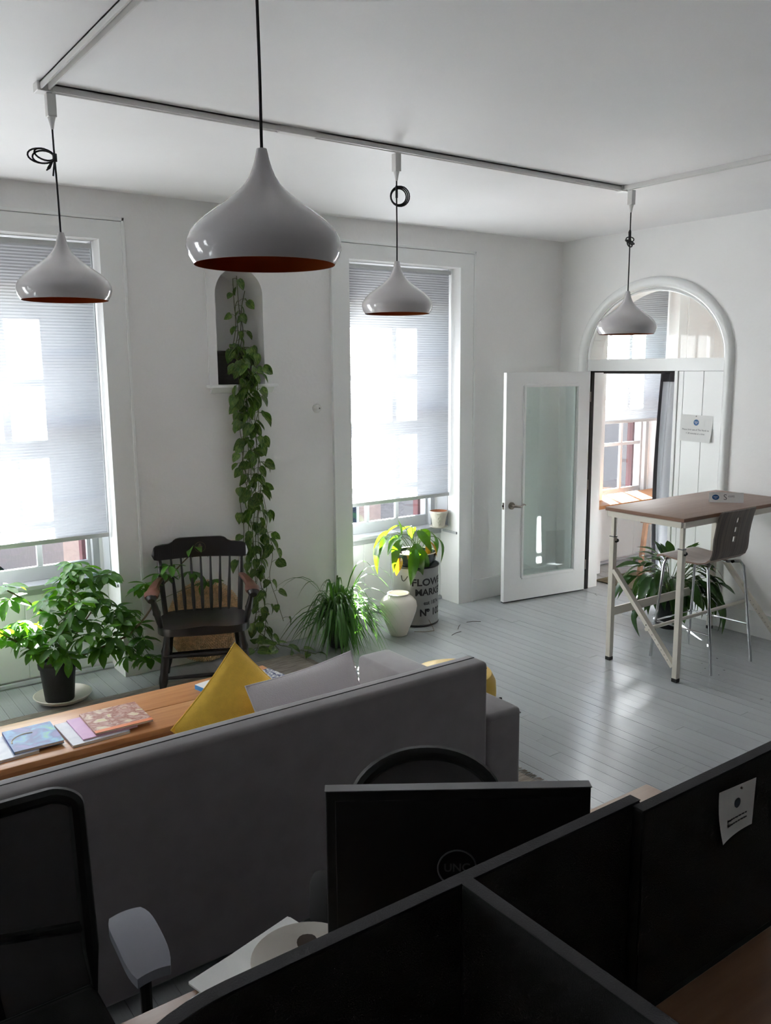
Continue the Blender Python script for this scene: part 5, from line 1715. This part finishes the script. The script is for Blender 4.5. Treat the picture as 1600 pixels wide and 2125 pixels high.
# task chairs (local: sits at origin, occupant looks to -y)
def task_chair(label, x, y, rz, top, width, round_top, pad):
    c = thing('task_chair', label, 'office chair', (x, y, 0.0), rz)
    w = width / 2
    zb = 0.46
    pts = []
    n = 10
    rr = round_top
    pts.append((-w * 0.99, zb))
    pts.append((-w, zb + 0.12))
    for k in range(n + 1):
        t = PI / 2 * k / n
        pts.append((-w + rr - rr * math.cos(t), top - rr * 0.55 + rr * 0.55 * math.sin(t)))
    for k in range(n + 1):
        t = PI / 2 * (1 - k / n)
        pts.append((w - rr + rr * math.cos(t), top - rr * 0.55 + rr * 0.55 * math.sin(t)))
    pts.append((w, zb + 0.12))
    pts.append((w * 0.99, zb))
    def bk(px, pz):
        return (px, 0.21 + 0.10 * (pz - zb) + 0.10 * (1 - (px / w) ** 2) * 0.5, pz)
    fr = MB().tube([bk(*p) for p in pts], 0.021, 8, True).build('back_frame', 'plastic', c, True)
    inner = [bk(p[0] * 0.97, zb + (p[1] - zb) * 0.985) for p in pts]
    cen = bk(0, (top + zb) / 2)
    ms = MB()
    vs = [cen] + inner
    ms.add(vs, [(0, i, i + 1) for i in range(1, len(inner))] + [(0, len(inner), 1)])
    ms.build('mesh_panel', 'meshcloth', c, True, fix=False)
    MB().tube([bk(-w * 0.95, zb + 0.18), (0, 0.30, zb + 0.19), bk(w * 0.95, zb + 0.18)], 0.014, 8).build('lumbar_bar', 'plastic', c, True)
    MB().tube([(0, 0.31, zb + 0.2), (0, 0.33, zb), (0, 0.20, 0.40), (0, 0.05, 0.39)], 0.022, 8).build('back_bar', 'plastic', c, True)
    rbox('seat', -w * 1.02, w * 1.02, -0.25, 0.22, 0.415, 0.485, 0.03, 'screen', c)
    for sx in (-1, 1):
        xx = sx * (w + 0.082)
        MB().tube([(sx * w * 0.6, 0.0, 0.405), (xx, 0.05, 0.42), (xx, 0.05, 0.632)], 0.016, 8).build('arm_post', 'plastic', c, True)
        am = MB()
        def afn(u, v, s=sx, xx=xx):
            yy = 0.180 - 0.20 * u
            ww = 0.056 * (1 - 0.25 * (2 * u - 1) ** 4)
            q = 2 * v - 1
            return (xx + q * ww, yy, 0.675 - 0.05 * u * u - 0.006 * q * q)
        am.grid(afn, 12, 8)
        nn = len(am.v)
        am.add([(p[0], p[1], p[2] - 0.026) for p in am.v[:nn]], list(am.f))
        per = [(i, 0) for i in range(12)] + [(12, j) for j in range(8)] + [(i, 8) for i in range(12, 0, -1)] + [(0, j) for j in range(8, 0, -1)]
        for a, b in zip(per, per[1:] + per[:1]):
            ia, ib = a[0] * 9 + a[1], b[0] * 9 + b[1]
            am.f.append((ia, ib, ib + nn, ia + nn))
        am.build('arm_pad', pad, c, True)
    MB().tube([(0, 0, 0.40), (0, 0, 0.10)], 0.024, 12).build('gas_column', 'plastic', c, True)
    for k in range(5):
        a = 2 * PI * k / 5 + 0.3
        ca, sa = math.cos(a), math.sin(a)
        b_ = MB().beam((0.02 * ca, 0.02 * sa, 0.095), (0.27 * ca, 0.27 * sa, 0.072), 0.032, 0.026).build('base_spoke', 'plastic', c, bevel=0.004)
        MB().tube([(0.27 * ca - 0.018 * sa, 0.27 * sa + 0.018 * ca, 0.027), (0.27 * ca + 0.018 * sa, 0.27 * sa - 0.018 * ca, 0.027)], 0.027, 14).build('caster', 'rubber', b_, True)
    return c
task_chair('black mesh office chair with grey arm pads at the desk end', 0.325, 1.885, R(0), 1.0, 0.46, 0.06, 'armgrey')
task_chair('black mesh office chair with a rounded back behind the monitor', 1.315, 1.60, R(-32), 0.955, 0.40, 0.19, 'plastic')

# ================================================================ OUTDOORS
hs = thing('pink_house', 'pale pink rendered house across the street', 'building', (11.3, 20.0, -3.7))
MB().box(-6.0, 3.0, 0, 8, 0, 6.2).build('walls', 'pinkwall', hs)
MB().prism([(-6.3, 6.2), (3.3, 6.2), (-1.5, 8.6)], -0.4, 8.4, 'y').build('roof', 'maroon', hs)
for k in range(4):
    for zz in (1.0, 3.7):
        w_ = MB().box(-5.2 + k * 2.1, -4.1 + k * 2.1, -0.05, 0.02, zz, zz + 1.5).build('window', 'trim', hs)
        MB().box(-5.1 + k * 2.1, -4.2 + k * 2.1, -0.07, -0.05, zz + 0.1, zz + 1.4).build('pane', 'navy', w_)
tr_ = thing('maple_tree', 'young maple with sparse yellow leaves outside the alcove window', 'tree', (10.3, 9.4, -3.7))
MB().tube([(0, 0, 0), (0.05, 0.02, 1.6), (0.0, 0.1, 3.2), (-0.05, 0.1, 4.6)], [0.07, 0.055, 0.035, 0.012], 8).build('trunk', 'bark', tr_, True)
rnd = random.Random(77)
lm = leaf_mesh('leaf', 'yleaf', heart_prof, 0.2, 0.1, 4)
for k in range(16):
    z = rnd.uniform(2.4, 4.5)
    a = rnd.uniform(0, 2 * PI)
    ln = rnd.uniform(0.4, 1.0)
    e = Vector((ln * math.cos(a), ln * math.sin(a), z + rnd.uniform(0.0, 0.35)))
    MB().tube([(0, 0.08, z - 0.15), e * 0.5 + Vector((0, 0, z * 0.5)), e], [0.012, 0.008, 0.003], 5).build('branch', 'bark', tr_, True)
    for q in range(9):
        t = rnd.uniform(0.4, 1.0)
        p = Vector((0, 0.08, z - 0.1)).lerp(e, t) + Vector((rnd.uniform(-0.08, 0.08), rnd.uniform(-0.08, 0.08), rnd.uniform(-0.1, 0.05)))
        place('leaf', lm, tr_, aim((rnd.uniform(-1, 1), rnd.uniform(-1, 1), rnd.uniform(-1, 0.1)), (0, 0, 1), p, rnd.uniform(0.07, 0.12), rnd.uniform(-1, 1)))
